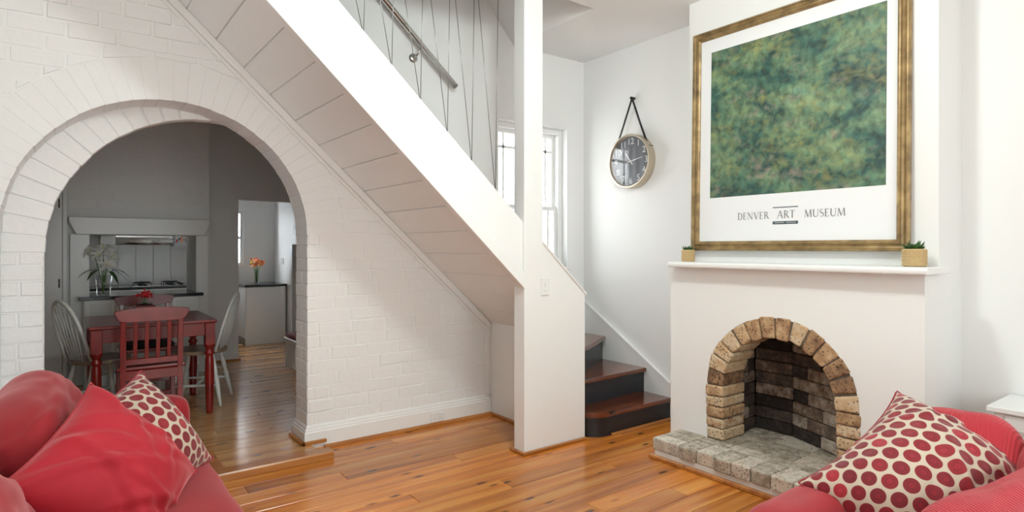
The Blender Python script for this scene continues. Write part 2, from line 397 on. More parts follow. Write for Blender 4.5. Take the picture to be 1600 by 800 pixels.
# ------------------------------------------------------------------ key dimensions (x = along the arch wall, y = depth)
YW = 4.03          # arch / window wall plane
XW = 3.85          # clock wall plane
CEIL = 3.05
DF = 0.045         # dining floor height
ACX, ACZ, AR = 0.53, 1.43, 0.79       # front arch
BCX, BCZ, BR = 0.78, 1.32, 0.855      # second arch
YB = 4.28          # second arch face
def zb(x): return 0.735 + 0.921 * (2.8 - x)     # soffit / stringer underside
def arch_pts(cx, cz, r, n=40): return [(cx - r * math.cos(PI * i / n), cz + r * math.sin(PI * i / n)) for i in range(n + 1)]
def arch_wall(name, x0, x1, z0, z1, cx, cz, r, y0, y1, mat, extra=()):
    V = []; Fc = []
    pts = [(cx - r, z0)] + arch_pts(cx, cz, r) + [(cx + r, z0)]
    def quad(p, q, rr, s):
        for y in (y0, y1):
            b = len(V); V.extend([(a[0], y, a[1]) for a in (p, q, rr, s)]); Fc.append((b, b + 1, b + 2, b + 3))
    quad((x0, z0), (cx - r, z0), (cx - r, z1), (x0, z1)); quad((cx + r, z0), (x1, z0), (x1, z1), (cx + r, z1))
    for p, q in zip(pts[1:-2], pts[2:-1]): quad(p, q, (q[0], z1), (p[0], z1))
    for p, q in zip(pts[:-1], pts[1:]):
        b = len(V); V.extend([(p[0], y0, p[1]), (q[0], y0, q[1]), (q[0], y1, q[1]), (p[0], y1, p[1])]); Fc.append((b, b + 1, b + 2, b + 3))
    for x in (x0, x1):
        b = len(V); V.extend([(x, y0, z0), (x, y1, z0), (x, y1, z1), (x, y0, z1)]); Fc.append((b, b + 1, b + 2, b + 3))
    b = len(V); V.extend([(x0, y0, z1), (x1, y0, z1), (x1, y1, z1), (x0, y1, z1)]); Fc.append((b, b + 1, b + 2, b + 3))
    bm = bmesh.new()
    vs = [bm.verts.new(v) for v in V]
    for f in Fc: bm.faces.new([vs[i] for i in f])
    for e in extra: bm_box(bm, *e)
    bmesh.ops.remove_doubles(bm, verts=bm.verts, dist=1e-5)
    return bmobj(name, bm, mat)

# ------------------------------------------------------------------ setting: shell
X0, Y0 = -0.80, Y_FRONT
WX0, WX1, WZ0, WZ1 = 2.885, 3.645, 1.18, 2.415
wall_back = struct(arch_wall('wall_back', X0, 1.6, 0, 5.9, ACX, ACZ, AR, YW, 4.27, 'wall', extra=[
    (1.6, WX0, YW, 4.27, 0, 5.9), (WX0, WX1, YW, 4.27, 0, WZ0), (WX0, WX1, YW, 4.27, WZ1, 5.9), (WX1, XW + 0.2, YW, 4.27, 0, 5.9)]))
wall_arch = struct(arch_wall('wall_rear_arch', X0, 2.6, DF, 2.95, BCX, BCZ, BR, YB, YB + 0.09, 'wall'))
wall_right = struct(box('wall_right', XW, XW + 0.2, Y0, 4.03, 0, 3.6, 'wall'))
wall_left = struct(box('wall_left', X0 - 0.2, X0, Y0, 4.03, 0, CEIL, 'wall'))
wall_front = struct(box('wall_front', X0, XW, Y0 - 0.2, Y0, 0, CEIL, 'wall'))
floor = struct(box('floor', X0 - 0.2, XW + 0.2, Y0 - 0.2, YW, -0.25, -0.02, 'soot'))
# ceiling with the raking part over the stair
bm = bmesh.new()
bm_box(bm, X0 - 0.2, XW + 0.2, Y0 - 0.2, 3.07, CEIL, CEIL + 0.2)
bm_box(bm, 3.04, XW + 0.2, 3.07, YW, CEIL, CEIL + 0.2)
bm_box(bm, X0 - 0.2, 0.2, 3.07, YW, CEIL, CEIL + 0.2)      # closes the stair well beyond the top of the flight
bm_box(bm, X0, 3.04, 3.0, 3.07, CEIL + 0.2, 5.95)
ceiling = struct(bmobj('ceiling', bm, 'ceiling'))
struct(prism('ceiling_raking', [(3.04, CEIL), (0.45, CEIL + 1.1 * 2.59), (0.1, CEIL + 1.1 * 2.59), (0.1, CEIL + 1.1 * 2.59 + 0.2), (0.45, CEIL + 1.1 * 2.59 + 0.2), (3.04, CEIL + 0.2)], 'y', 3.07, YW, 'ceiling'))
struct(box('wall_stairhead', 0.1, 0.2, 3.07, YW, 3.25, 6.0, 'wall'))
# dining and kitchen shell
struct(box('floor_dining', X0, 2.6, YW + 0.24, 9.3, -0.25, DF - 0.018, 'soot'))
struct(box('ceiling_dining', X0, 2.6, YB + 0.09, 9.3, 2.77, 2.97, 'ceiling'))
struct(box('wall_dining_left', X0 - 0.2, X0, YW + 0.24, 9.3, DF - 0.02, 2.97, 'wall'))
struct(box('wall_dining_right', 2.5, 2.6, YB + 0.09, 9.3, DF - 0.02, 2.97, 'wall'))
KW = (1.45, 2.07, 1.10, 1.87)
bm = bmesh.new()
bm_box(bm, X0, KW[0], 9.1, 9.3, 0, 2.97); bm_box(bm, KW[1], 2.6, 9.1, 9.3, 0, 2.97)
bm_box(bm, KW[0], KW[1], 9.1, 9.3, 0, KW[2]); bm_box(bm, KW[0], KW[1], 9.1, 9.3, KW[3], 2.97)
struct(bmobj('wall_kitchen', bm, 'wall'))
# dining back wall beside the chimney breast, with kitchen doorway
bm = bmesh.new()
bm_box(bm, 1.264, 1.652, 7.5, 7.6, DF - 0.02, 2.77); bm_box(bm, 1.652, 2.5, 7.5, 7.6, 1.905, 2.77)
wdb = struct(bmobj('wall_dining_back', bm, 'wall'))
prism('skirting', [(1.264, DF - .01), (1.652, DF - .01), (1.652, 0.13), (1.264, 0.13)], 'y', 7.47, 7.5, 'trim_wood', wdb)
bpy.data.objects['skirting'].data.materials[0] = M['gloss_white']
box('floor_trim', 1.264, 1.668, 7.455, 7.5, DF - .01, DF + .022, 'trim_wood', wdb)

# ------------------------------------------------------------------ floor boards
def boards(parent, x0, x1, y0, y1, ztop, th, wd, mat, joints, gap=0.0022):
    y = y0; i = 0
    while y < y1 - 0.01:
        ye = min(y + wd, y1); xs = [x0] + sorted(x0 + (x1 - x0) * ((j + 0.37 * i) % 1.0) for j in joints) + [x1]
        for a, b in zip(xs[:-1], xs[1:]):
            if b - a < 0.08: continue
            dz = random.uniform(-0.0006, 0.0006)
            bm = bmesh.new()
            vs = [(a + .001, y + gap / 2), (b - .001, y + gap / 2), (b - .001, ye - gap / 2), (a + .001, ye - gap / 2)]
            lo = [bm.verts.new((p[0], p[1], ztop - th)) for p in vs]
            mid = [bm.verts.new((p[0], p[1], ztop - 0.002 + dz)) for p in vs]
            c = 0.0018
            ins = [(vs[0][0] + c, vs[0][1] + c), (vs[1][0] - c, vs[1][1] + c), (vs[2][0] - c, vs[2][1] - c), (vs[3][0] + c, vs[3][1] - c)]
            hi = [bm.verts.new((p[0], p[1], ztop + dz)) for p in ins]
            bm.faces.new(hi)
            for k in range(4):
                bm.faces.new((lo[k], lo[(k + 1) % 4], mid[(k + 1) % 4], mid[k])); bm.faces.new((mid[k], mid[(k + 1) % 4], hi[(k + 1) % 4], hi[k]))
            bmobj('floor_board', bm, mat, parent)
        y = ye; i += 1
boards(floor, X0, XW, Y0, YW, 0.0, 0.022, 0.133, 'floor_wood', (0.18, 0.66))
fd = bpy.data.objects['floor_dining']
boards(fd, X0, 2.5, YW + 0.24, 9.1, DF, 0.022, 0.11, 'dining_wood', (0.4,))
# threshold platform in the archway
plat = thing('threshold_platform', 'low wooden threshold step projecting from the white brick archway', 'step', (0.5, 3.8, 0))
boards(plat, 0.0, 1.325, 3.86, YW + 0.24, DF, 0.04, 0.11, 'dining_wood', ())
for ch in plat.children: ch.location = -Vector(plat.location)
prism('nosing', [(3.765, 0.001), (3.86, 0.001), (3.86, DF + .003), (3.772, DF + .003), (3.765, DF - .006)], 'x', -0.2, 1.40, 'trim_wood', plat, True)
box('border_board', 0.70, 0.775, 3.86, 4.25, 0.01, DF + .003, 'trim_wood', plat, world=True)

# ------------------------------------------------------------------ painted bricks of the arch wall
RING = 1.02
nring = 36
for i in range(nring):       # voussoirs, forming face ring and soffit
    a0 = PI * i / nring; a1 = PI * (i + 1) / nring; g = 0.0008
    r0 = AR - random.uniform(0.002, 0.006); r1 = RING + random.uniform(-0.004, 0.004)
    pol = [(ACX - r * math.cos(a), ACZ + r * math.sin(a)) for r, a in ((r0, a0 + g), (r0, a1 - g), (r1, a1 - g), (r1, a0 + g))]
    cxm = sum(p[0] for p in pol) / 4; czm = sum(p[1] for p in pol) / 4
    if czm > zb(cxm) + 0.1: continue
    pol = clip(pol, -0.921, -1, -(0.735 + 0.921 * 2.8) )
    if len(pol) < 3: continue
    prism('brick', pol, 'y', YW - random.uniform(0.001, 0.003), 4.272, 'brick_paint', wall_back, bev=0.002)
CH = 0.0862
def course_bricks(x0, x1, z0, nrows, lens, keep, yplane, parent, proud=(0.002, 0.006)):
    for r in range(nrows):
        z = z0 + r * CH; x = x0 - (0.5 * lens if r % 2 else 0) - random.uniform(0, 0.03)
        while x < x1:
            L_ = lens * (random.choice([1, 1, 1, 0.5]) if r % 5 == 2 else 1) + random.uniform(-0.012, 0.012)
            jl = [random.uniform(-.003, .003) for _ in range(4)]
            pol = [(x + .003, z + .003 + jl[0]), (x + L_ - .003, z + .003 + jl[1]), (x + L_ - .003, z + CH - .003 + jl[2]), (x + .003, z + CH - .003 + jl[3])]
            pol = keep(pol)
            if pol and len(pol) >= 3 and abs(parea(pol)) > 0.0012:
                face_brick(pol, yplane, random.uniform(*proud), 'brick_paint', parent)
            x += L_
def keep_front(pol):
    pol = clip(pol, 1, 0, X0); pol = clip(pol, -1, 0, -2.775) if pol else pol
    if pol: pol = clip(pol, -0.921, -1, -(0.72 + 0.921 * 2.8))
    if not pol: return None
    cx = sum(p[0] for p in pol) / len(pol); cz = sum(p[1] for p in pol) / len(pol)
    if cz > ACZ:
        dx, dz = cx - ACX, cz - ACZ; l = math.hypot(dx, dz)
        if l < RING - 0.09: return None
        pol = clip(pol, dx / l, dz / l, dx / l * ACX + dz / l * ACZ + RING + 0.004)
    else:
        if cx < ACX: pol = clip(pol, -1, 0, -(ACX - AR - 0.0))
        else: pol = clip(pol, 1, 0, ACX + AR + 0.0)
    return pol
course_bricks(-0.55, 2.8, 0.155, 31, 0.243, keep_front, YW, wall_back, (0.002, 0.008))
# reveal bricks on the right jamb (short faces seen in the opening)
r = 0; z = 0.155
while z < ACZ - 0.04:
    zt = min(z + CH, ACZ - 0.003)
    ys = [(YW - 0.003, 4.272)] if r % 2 == 0 else [(YW - 0.003, YW + 0.115), (YW + 0.118, 4.272)]
    for y0, y1 in ys:
        box('brick', ACX + AR - random.uniform(0.003, 0.007), ACX + AR + 0.06, y0, y1, z + .003, zt - .003, 'brick_paint', wall_back, bev=0.005)
    z = zt; r += 1
# rear arch: radial bricks and left jamb courses
nring = 30
for i in range(nring):
    a0 = PI * i / nring; a1 = PI * (i + 1) / nring; g = 0.003
    r0 = BR - random.uniform(0.0, 0.006); r1 = 1.13
    pol = [(BCX - r * math.cos(a), BCZ + r * math.sin(a)) for r, a in ((r0, a0 + g), (r0, a1 - g), (r1, a1 - g), (r1, a0 + g))]
    if pol[0][0] > 1.3: continue
    prism('brick', pol, 'y', YB - random.uniform(0.004, 0.010), YB + 0.088, 'brick_paint', wall_arch, bev=0.005)
def keep_rear(pol):
    pol = clip(pol, 1, 0, -0.42); pol = clip(pol, -1, 0, -(BCX - BR)) if pol else pol
    pol = clip(pol, 0, -1, -BCZ) if pol else pol
    return pol
course_bricks(-0.42, -0.07, DF, 15, 0.243, keep_rear, YB, wall_arch, (0.004, 0.009))

# ------------------------------------------------------------------ baseboard, floor strip
bprof = [(YW + .0, 0.02), (YW - .032, 0.02), (YW - .032, 0.115), (YW - .026, 0.124), (YW - .026, 0.132), (YW - .018, 0.142), (YW - .018, 0.150), (YW - 0.006, 0.163), (YW, 0.163)]
bb = struct(prism('baseboard_back', bprof, 'x', ACX + AR + 0.03, 2.79, 'gloss_white'))
rprof = [(ACX + AR + (YW - p[0]) * -1, p[1] + 0.0) for p in bprof]
rp = [(x if x < ACX + AR else ACX + AR + 0.02, max(z, DF)) for x, z in rprof]
V = []; Fc = []; E = ACX + AR; n = len(bprof)       # mitred return round the jamb
for st in range(3):
    for p in bprof:
        q = YW - p[0]; z = max(p[1], DF if st < 2 else .02)
        V.append([(E - q, 4.27, z), (E - q, p[0], z), (E + .031, p[0], z)][st])
for st in range(2):
    for k in range(n - 1): Fc.append((st * n + k, st * n + k + 1, (st + 1) * n + k + 1, (st + 1) * n + k))
mesh('return', V, Fc, 'gloss_white', bb)
struct(prism('trim_1', [(YW - .032, 0.0), (YW - .052, 0.0), (YW - .050, 0.014), (YW - .032, 0.024)], 'x', 1.42, 2.79, 'trim_wood'))
struct(box('trim_2', ACX + AR - .055, ACX + AR - .032, YW - .055, 4.27, DF, DF + .022, 'trim_wood', bev=.003))
struct(box('trim_3', ACX + AR - .055, 1.43, YW - .055, YW - .032, DF, DF + .022, 'trim_wood', bev=.003))
# power point on the baseboard
po = thing('power_outlet', 'white double power outlet set in the baseboard below the stairs', 'outlet', (2.29, YW - .032, 0.062))
box('plate', -.058, .058, -.008, 0.001, -.036, .036, 'outlet', po, bev=.003)
for sx in (-.028, .028):
    box('socket', sx - .016, sx + .016, -.0095, -.007, -.024, .006, 'satin_white', po, bev=.001)
    box('switch', sx - .007, sx + .007, -.012, -.007, .014, .028, 'satin_white', po, bev=.001)
    for k, (dx, ang) in enumerate(((-.007, .5), (.007, -.5))):
        prism('slot', [(sx + dx - .0012 - .003 * ang, -.002), (sx + dx + .0012 - .003 * ang, -.002), (sx + dx + .0012 + .003 * ang, -.012), (sx + dx - .0012 + .003 * ang, -.012)], 'y', -.0102, -.009, 'dark_steel', po)

# ------------------------------------------------------------------ staircase
ST = thing('staircase', 'white painted staircase with timber treads, black risers and boarded underside', 'staircase', (2.9, 3.5, 0))
PL, PR, PF, PB = 2.412, 2.568, 3.078, 3.19
box('newel_post', PL, PR, PF, PB, 0, CEIL, 'gloss_white', ST, bev=.004, seg=2, world=True)
zt = lambda x: zb(x) + 0.43
prism('side_wall', [(PR - .01, 0), (2.952, 0), (2.952, zt(2.952)), (PR - .01, zt(PR - .01))], 'y', PF + .0005, PB - .005, 'gloss_white', ST, True)
prism('cap_rail', [(PR - .002, zt(PR) - .004), (2.962, zt(2.962) - .004), (2.962, zt(2.962) + .016), (PR - .002, zt(PR) + .016)], 'y', PF - .012, PB + .01, 'gloss_white', ST, True, bev=.004)
prism('stringer', [(0.2, zb(0.2)), (PL + .02, zb(PL + .02)), (PL + .02, zt(PL + .02)), (0.2, zt(0.2))], 'y', 3.10, 3.15, 'gloss_white', ST, True)
for k, (lo, hi, pr) in enumerate(((-0.012, 0.028, 0.030), (0.028, 0.096, 0.022), (0.096, 0.108, 0.012))):
    prism('stringer_moulding', [(0.2, zb(0.2) + lo), (PL + .001, zb(PL + .001) + lo), (PL + .001, zb(PL + .001) + hi), (0.2, zb(0.2) + hi)], 'y', 3.10 - pr, 3.12, 'gloss_white', ST, True, bev=.003)
# soffit boards (run across the flight)
sl = math.hypot(1, 0.921); ux, uz = 1 / sl, -0.921 / sl; nx_, nz_ = 0.921 / sl, 1 / sl
bw = 0.215; x_ = 2.81; k = 0
while x_ > 0.25:
    x2 = x_ - bw * ux; g = 0.003
    off = random.uniform(-.0015, .0015)
    g = 0.0012
    def P(x, d): return (x + nx_ * (d + off), zb(x) + nz_ * (d + off))
    pol = [P(x2 + g, .003), P(x2 + g + .003, 0), P(x_ - g - .003, 0), P(x_ - g, .003), P(x_ - g, .016), P(x2 + g, .016)]
    prism('soffit_board', pol, 'y', 3.14, YW - .001, 'gloss_white', ST, True)
    x_ = x2; k += 1
prism('soffit_backing', [(2.82, zb(2.82) + .012), (.2, zb(.2) + .012), (.2, zb(.2) + .05), (2.82, zb(2.82) + .05)], 'y', 3.14, YW - .001, 'satin_white', ST, True)
# diagonal trim against the brick wall
for d0, d1, pr in ((-.046, .0, .030), (-.070, -.046, .016)):
    prism('wall_trim', [(2.79, zb(2.79) + d0 * 1.36), (.2, zb(.2) + d0 * 1.36), (.2, zb(.2) + d1 * 1.36), (2.79, zb(2.79) + d1 * 1.36)], 'y', YW - pr, YW, 'gloss_white', ST, True, bev=.004)
box('end_panel', 2.795, 2.82, PB - .01, YW, 0, zb(2.8) + .03, 'gloss_white', ST, world=True)
box('corner_batten', 2.755, 2.795, YW - .022, YW, 0.16, zb(2.78) - .02, 'gloss_white', ST, world=True, bev=.004)
struct(box('trim_4', 2.775, 2.795, 3.2, YW - .03, 0, .022, 'trim_wood', bev=.004))
struct(box('trim_5', PL - .02, 2.955, PF - .02, PF - .001, 0, .022, 'trim_wood', bev=.005))
struct(box('trim_6', PL - .02, PL - .001, PF - .001, PB + .03, 0, .022, 'trim_wood', bev=.005))
# steps: bullnose first step, then winders around the newel end of the side wall, then straight flight
RH = [0.178, 0.372, 0.575, 0.775, 0.975]
SX = XW - 0.028
def tread_poly(poly, z, name='tread', over=True):
    prism(name, poly, 'z', z - 0.034, z, 'tread_wood', ST, True, bev=.010, seg=2)
def arc(cx, cy, r, a0, a1, n=8): return [(cx + r * math.cos(a0 + (a1 - a0) * i / n), cy + r * math.sin(a0 + (a1 - a0) * i / n)) for i in range(n + 1)]
NP = (2.955, PB)
# step 1
y1 = 3.045
bull = lambda o: arc(2.965 + .17, y1 + .17 - .012, .17 + o, PI * 1.03, PI * 1.5, 10)
def s1(o): return [(2.935 - o, y1 + .15)] + bull(o) + [(SX, y1 - o - .02), (SX, 3.40), (2.95, 3.40), (2.935 - o, PF + .02 + .1)]
r1 = s1(0.0)
prism('riser', [(2.957, y1 + .15)] + arc(2.965 + .17, y1 + .17 - .012, .17, PI, PI * 1.5, 10) + [(SX, y1 - .02), (SX, 3.36), (2.957, 3.36)], 'z', 0.0, RH[0] - .03, 'black_paint', ST, True)
tread_poly([(2.954, y1 + .15)] + arc(2.965 + .17, y1 + .17 - .012, .195, PI, PI * 1.5, 10)[1:] + [(SX, y1 - .045), (SX, 3.40), (2.954, 3.40)], RH[0])
# step 2
prism('riser', [(2.957, 3.245), (SX, 3.29), (SX, 3.6), (2.957, 3.45)], 'z', RH[0] - .001, RH[1] - .03, 'black_paint', ST, True)
tread_poly([(2.957, 3.215), (SX, 3.258), (SX, 3.82), (2.957, 3.42)], RH[1])
# step 3 (winder)
prism('riser', [(2.957, 3.235), (SX, 3.76), (SX, YW - .02), (2.957, YW - .02)], 'z', RH[1] - .001, RH[2] - .03, 'black_paint', ST, True)
tread_poly([(2.957, 3.205), (SX, 3.722), (SX, YW - .022), (2.957, YW - .022)], RH[2])
# step 4 and 5 winders
prism('riser', [(2.93, 3.215), (3.66, YW - .02), (2.93, YW - .02)], 'z', RH[2] - .001, RH[3] - .03, 'black_paint', ST, True)
tread_poly([(2.93, 3.205), (3.70, YW - .021), (2.93, YW - .021)], RH[3])
prism('riser', [(2.86, 3.2), (3.02, YW - .02), (2.84, YW - .02)], 'z', RH[3] - .001, RH[4] - .03, 'black_paint', ST, True)
tread_poly([(2.80, 3.2), (2.95, 3.2), (3.05, YW - .021), (2.80, YW - .021)], RH[4])
for i in range(10):
    xr = 2.80 - i * 0.217; z = RH[4] + (i + 1) * 0.2
    box('riser', xr - .02, xr, 3.155, YW - .02, z - .2, z - .03, 'black_paint', ST, world=True)
    box('tread', xr - .217, xr + .022, 3.155, YW - .02, z - .034, z, 'tread_wood', ST, world=True, bev=.008)
# wall string (skirting) on the clock wall and window wall
prism('wall_string', [(2.66, .0), (YW - .001, .0), (YW - .001, 0.875), (3.03, 0.275), (2.66, 0.19)], 'x', XW - .022, XW, 'gloss_white', ST, True)
prism('string_cap', [(YW - .001, 0.865), (3.03, 0.265), (3.03, 0.287), (YW - .001, 0.887)], 'x', XW - .030, XW - .001, 'gloss_white', ST, True)
prism('wall_string', [(2.83, .6), (XW - .022, .58), (XW - .022, .875), (3.6, .93), (2.83, 1.25)], 'y', YW - .02, YW, 'gloss_white', ST, True)
struct(prism('trim_7', [(y1 - .022, 0), (y1 - .040, 0), (y1 - .038, .012), (y1 - .022, .02)], 'x', 3.16, SX, 'trim_wood'))
# light switch
sw = thing('light_switch', 'white wall switch plate on the stair side wall', 'switch', (2.585, PF, 1.09))
box('plate', -.036, .036, -.009, .001, -.058, .058, 'outlet', sw, bev=.004)
box('rocker', -.008, .008, -.014, -.008, .0, .024, 'satin_white', sw, bev=.002)
box('rocker', -.008, .008, -.0125, -.008, -.034, -.014, 'satin_white', sw, bev=.002)

# cable balustrade
CB = thing('cable_balustrade', 'thin steel cables zigzagging up from the white stair stringer', 'balustrade', (2.0, 3.125, zt(2.0)))
def on_string(x_px):   # x on the stringer plane for a pixel column
    d = (x_px - 800) / F_PX; Z = 3.125 / (-0.6004 * d + 0.7997); return (0.7997 * d + 0.6004) * Z
lpx = (774, 737, 699, 657, 612, 568, 521, 471, 419)
lows = [on_string(p) for p in lpx]; tops = [on_string(p + 5) for p in lpx]; ZT = CEIL + .1
for i, x in enumerate(lows):
    ts = [tops[i]] + ([tops[i + 1]] if i + 1 < len(lows) else [])
    for t in ts:
        tube('cable', [(x, 3.125, zt(x) - .005), (t, 3.125, ZT)], 0.0021, 'dark_steel', CB, 6, True)
    lathe('anchor', [(.006, -.004), (.006, .010), (.003, .014)], 'dark_steel', CB, 8, (x, 3.125, zt(x)), True)
box('top_channel', .21, PL, 3.075, 3.15, ZT - .01, ZT + .03, 'steel', CB, world=True)
# handrail on the wall behind
hr = thing('wall_handrail', 'brushed steel tube handrail on the wall behind the cables', 'handrail', (2.4, 3.95, 2.56))
hx = lambda x: 2.588 + .88 * (2.425 - x)
tube('rail', [(2.425, 3.95, hx(2.425)), (.9, 3.95, hx(.9))], .021, 'steel', hr, 16, True)
tube('end_cap', [(2.429, 3.95, hx(2.429)), (2.42, 3.95, hx(2.42))], .0215, 'dark_steel', hr, 16, True)
for bx in (2.13, 1.2):
    br = tube('bracket', [(bx, 3.95, hx(bx) - .015), (bx - .02, 3.955, hx(bx) - .06), (bx - .03, 3.98, hx(bx) - .085), (bx - .03, YW - .005, hx(bx) - .085)], .007, 'steel', hr, 8, True)
    me = lathe('rosette', [(.0, 0), (.034, .0), (.034, .012), (.02, .02), (0, .02)], 'steel', hr, 16)
    me.rotation_euler = (PI / 2, 0, 0); me.location = Vector((bx - .03, YW + .001, hx(bx) - .085)) - Vector(hr.location)

# ------------------------------------------------------------------ stair window
w1 = bpy.data.objects.new('window_1', None); C.objects.link(w1); w1.location = (3.2, 4.15, WZ0); struct(w1)
def frame_rect(name, x0, x1, z0, z1, y0, y1, t, mat, parent, tb=None):
    tb = tb or t
    bm = bmesh.new()
    bm_box(bm, x0, x0 + t, y0, y1, z0, z1, .002); bm_box(bm, x1 - t, x1, y0, y1, z0, z1, .002)
    bm_box(bm, x0 + t, x1 - t, y0, y1, z1 - t, z1, .002); bm_box(bm, x0 + t, x1 - t, y0, y1, z0, z0 + tb, .002)
    return bmobj(name, bm, mat, parent, world=True)
frame_rect('window_frame', WX0, WX1, WZ0, WZ1, 4.10, 4.20, .045, 'gloss_white', w1)
fx0, fx1 = WX0 + .045, WX1 - .045; zm = 1.70
us = frame_rect('upper_sash', fx0, fx1, zm - .02, WZ1 - .045, 4.155, 4.185, .034, 'gloss_white', w1)
lsa = frame_rect('lower_sash', fx0, fx1, WZ0 + .045, zm + .02, 4.12, 4.15, .034, 'gloss_white', w1, .06)
box('glazing_bar', fx0 + .03, fx1 - .03, 4.16, 4.18, 2.205, 2.228, 'gloss_white', w1, world=True)
for xb in (fx0 + .10, fx1 - .10): box('glazing_bar', xb - .010, xb + .010, 4.16, 4.18, zm, WZ1 - .07, 'gloss_white', w1, world=True)
for xb in (fx0 + .10, fx1 - .10): box('glazing_bar', xb - .010, xb + .010, 4.125, 4.145, WZ0 + .09, zm, 'gloss_white', w1, world=True)
box('pane', fx0 + .03, fx1 - .03, 4.168, 4.172, zm, WZ1 - .07, 'glass', w1, world=True)
box('pane', fx0 + .03, fx1 - .03, 4.133, 4.137, WZ0 + .1, zm, 'glass', w1, world=True)
box('sill', WX0 - .02, WX1 + .02, YW - .03, 4.10, WZ0 - .03, WZ0, 'gloss_white', w1, world=True, bev=.005)
# security grille outside, scroll / diamond pattern
gr = thing('window_grille', 'black iron lattice grille outside the stair window', 'grille', (2.98, 4.235, WZ0))
for i in range(9):
    zz = WZ0 + .02 + i * .055
    for s in (1, -1):
        tube('lattice_bar', [(fx0 + .0, 4.235, zz + (.0 if s > 0 else .12)), (fx0 + .14, 4.235, zz + (.12 if s > 0 else .0))], .006, 'black', gr, 5, True)
box('side_rail', fx0 - .012, fx0, 4.228, 4.242, WZ0, 1.80, 'black', gr, world=True); box('side_rail', fx0 + .14, fx0 + .152, 4.228, 4.242, WZ0, 1.80, 'black', gr, world=True)
box('top_rail', fx0 - .012, fx0 + .152, 4.228, 4.242, 1.78, 1.80, 'black', gr, world=True)
# neighbour's wall outside
ow = thing('garden_wall', 'grey brick boundary wall seen through the stair window', 'wall', (5.0, 6.6, 0))
box('core', 2.8, 8.0, 6.61, 6.8, -0.2, 2.10, 'mortar', ow, world=True)
box('coping', 2.8, 8.0, 6.56, 6.82, 2.10, 2.17, 'fence_grey', ow, world=True, bev=.01)
for r in range(10):
    x = 4.2 - (.13 if r % 2 else 0)
    while x < 6.2:
        box('brick', x, x + .245, 6.59, 6.62, 1.22 + r * .088, 1.22 + r * .088 + .078, 'fence_grey', ow, world=True, bev=.004); x += .257
fa = box('neighbour_facade', 2.7, 9.5, 9.6, 9.8, -.2, 6.5, 'far_white'); tag(fa, 'bright white rendered facade outside the stair window', 'building')
struct(box('ground_outside', 2.65, 9.5, 4.3, 9.6, -.25, -.2, 'mortar'))

# ------------------------------------------------------------------ clock
ck = thing('wall_clock', 'round dark faced wall clock in metal case hanging by a black strap', 'clock', (XW, 3.416, 2.07))
def xdisc(name, prof, mat, parent, seg=48):
    # profile (r, depth) revolved about the X axis pointing to -X
    V = []; Fc = []; n = len(prof)
    for r_, d in prof:
        for k in range(seg):
            a = 2 * PI * k / seg; V.append((-d, r_ * math.cos(a), r_ * math.sin(a)))
    for i in range(n - 1):
        for k in range(seg): Fc.append((i * seg + k, i * seg + (k + 1) % seg, (i + 1) * seg + (k + 1) % seg, (i + 1) * seg + k))
    if prof[0][0] > 1e-5: Fc.append(tuple(range(seg)))
    if prof[-1][0] > 1e-5: Fc.append(tuple(range((n - 1) * seg, n * seg)))
    o = mesh(name, V, Fc, mat, parent); return autosmooth(o, 35)
xdisc('case', [(.218, .0), (.226, .004), (.226, .075), (.222, .082), (.212, .082), (.205, .070), (.205, .045)], 'clock_case', ck)
xdisc('dial', [(.206, .04), (.206, .046)], 'clock_face', ck)
def text_mesh(s, size, extr=0.0006):
    cu = bpy.data.curves.new('t', 'FONT'); cu.body = s; cu.size = size; cu.extrude = extr; cu.align_x = 'CENTER'; cu.align_y = 'CENTER'
    ob = bpy.data.objects.new('t', cu); C.objects.link(ob)
    dg = bpy.context.evaluated_depsgraph_get(); me = bpy.data.meshes.new_from_object(ob.evaluated_get(dg))
    bpy.data.objects.remove(ob); return me
RX = Matrix(((0, 0, -1, 0), (-1, 0, 0, 0), (0, 1, 0, 0), (0, 0, 0, 1)))     # text facing -X: text x -> -y, text y -> z
for h in range(1, 13):
    me = text_mesh(str(h), .074); me.materials.clear(); me.materials.append(M['paper'])
    o = bpy.data.objects.new('numeral', me); link(o, ck); a = h * PI / 6
    o.matrix_local = Matrix.Translation((-.0468, -.165 * math.sin(a), .165 * math.cos(a))) @ RX
def hand(ang, ln, wd, d):
    c, s = math.cos(ang), math.sin(ang)
    pts = [(-wd, -.035), (wd, -.035), (wd * .4, ln), (-wd * .4, ln)]
    poly = [(-(x * c + z * s), -x * s + z * c) for x, z in pts]
    return prism('hand', poly, 'x', -d - .002, -d, 'paper', ck)
hand(math.radians(-38), .10, .006, .049); hand(math.radians(80), .13, .005, .052)
xdisc('glass_cover', [(.205, .066), (.205, .068)], 'glass', ck)
ap = (-.03, 0, .53)
for s in (-1, 1):
    tube('strap', [ap, (-.036, s * .10, .29), (-.040, s * .185, .10)], .010, 'strap', ck, 6, flat=(1, .3) )
    xdisc('rivet', [(.010, .0), (.010, .09), (.006, .093)], 'strap', ck, 10).location = (0.04, s * .19, .105)
xdisc('wall_peg', [(.012, -.002), (.012, .045), (.006, .048)], 'black', ck, 12).location = (0, 0, .53)

# ------------------------------------------------------------------ fireplace
BX, BY0, BY1 = 3.34, 1.125, 2.639        # lower breast front, right side, left side
UX = 3.52                                 # upper breast front
FCY, FZ, FRO, FRI = 1.885, 0.475, 0.4625, 0.345
HZ = 0.131                                # hearth top
FP = thing('fireplace', 'white chimney breast with rough brick arched fireplace and raised brick hearth', 'fireplace', (3.5, 1.885, 0))
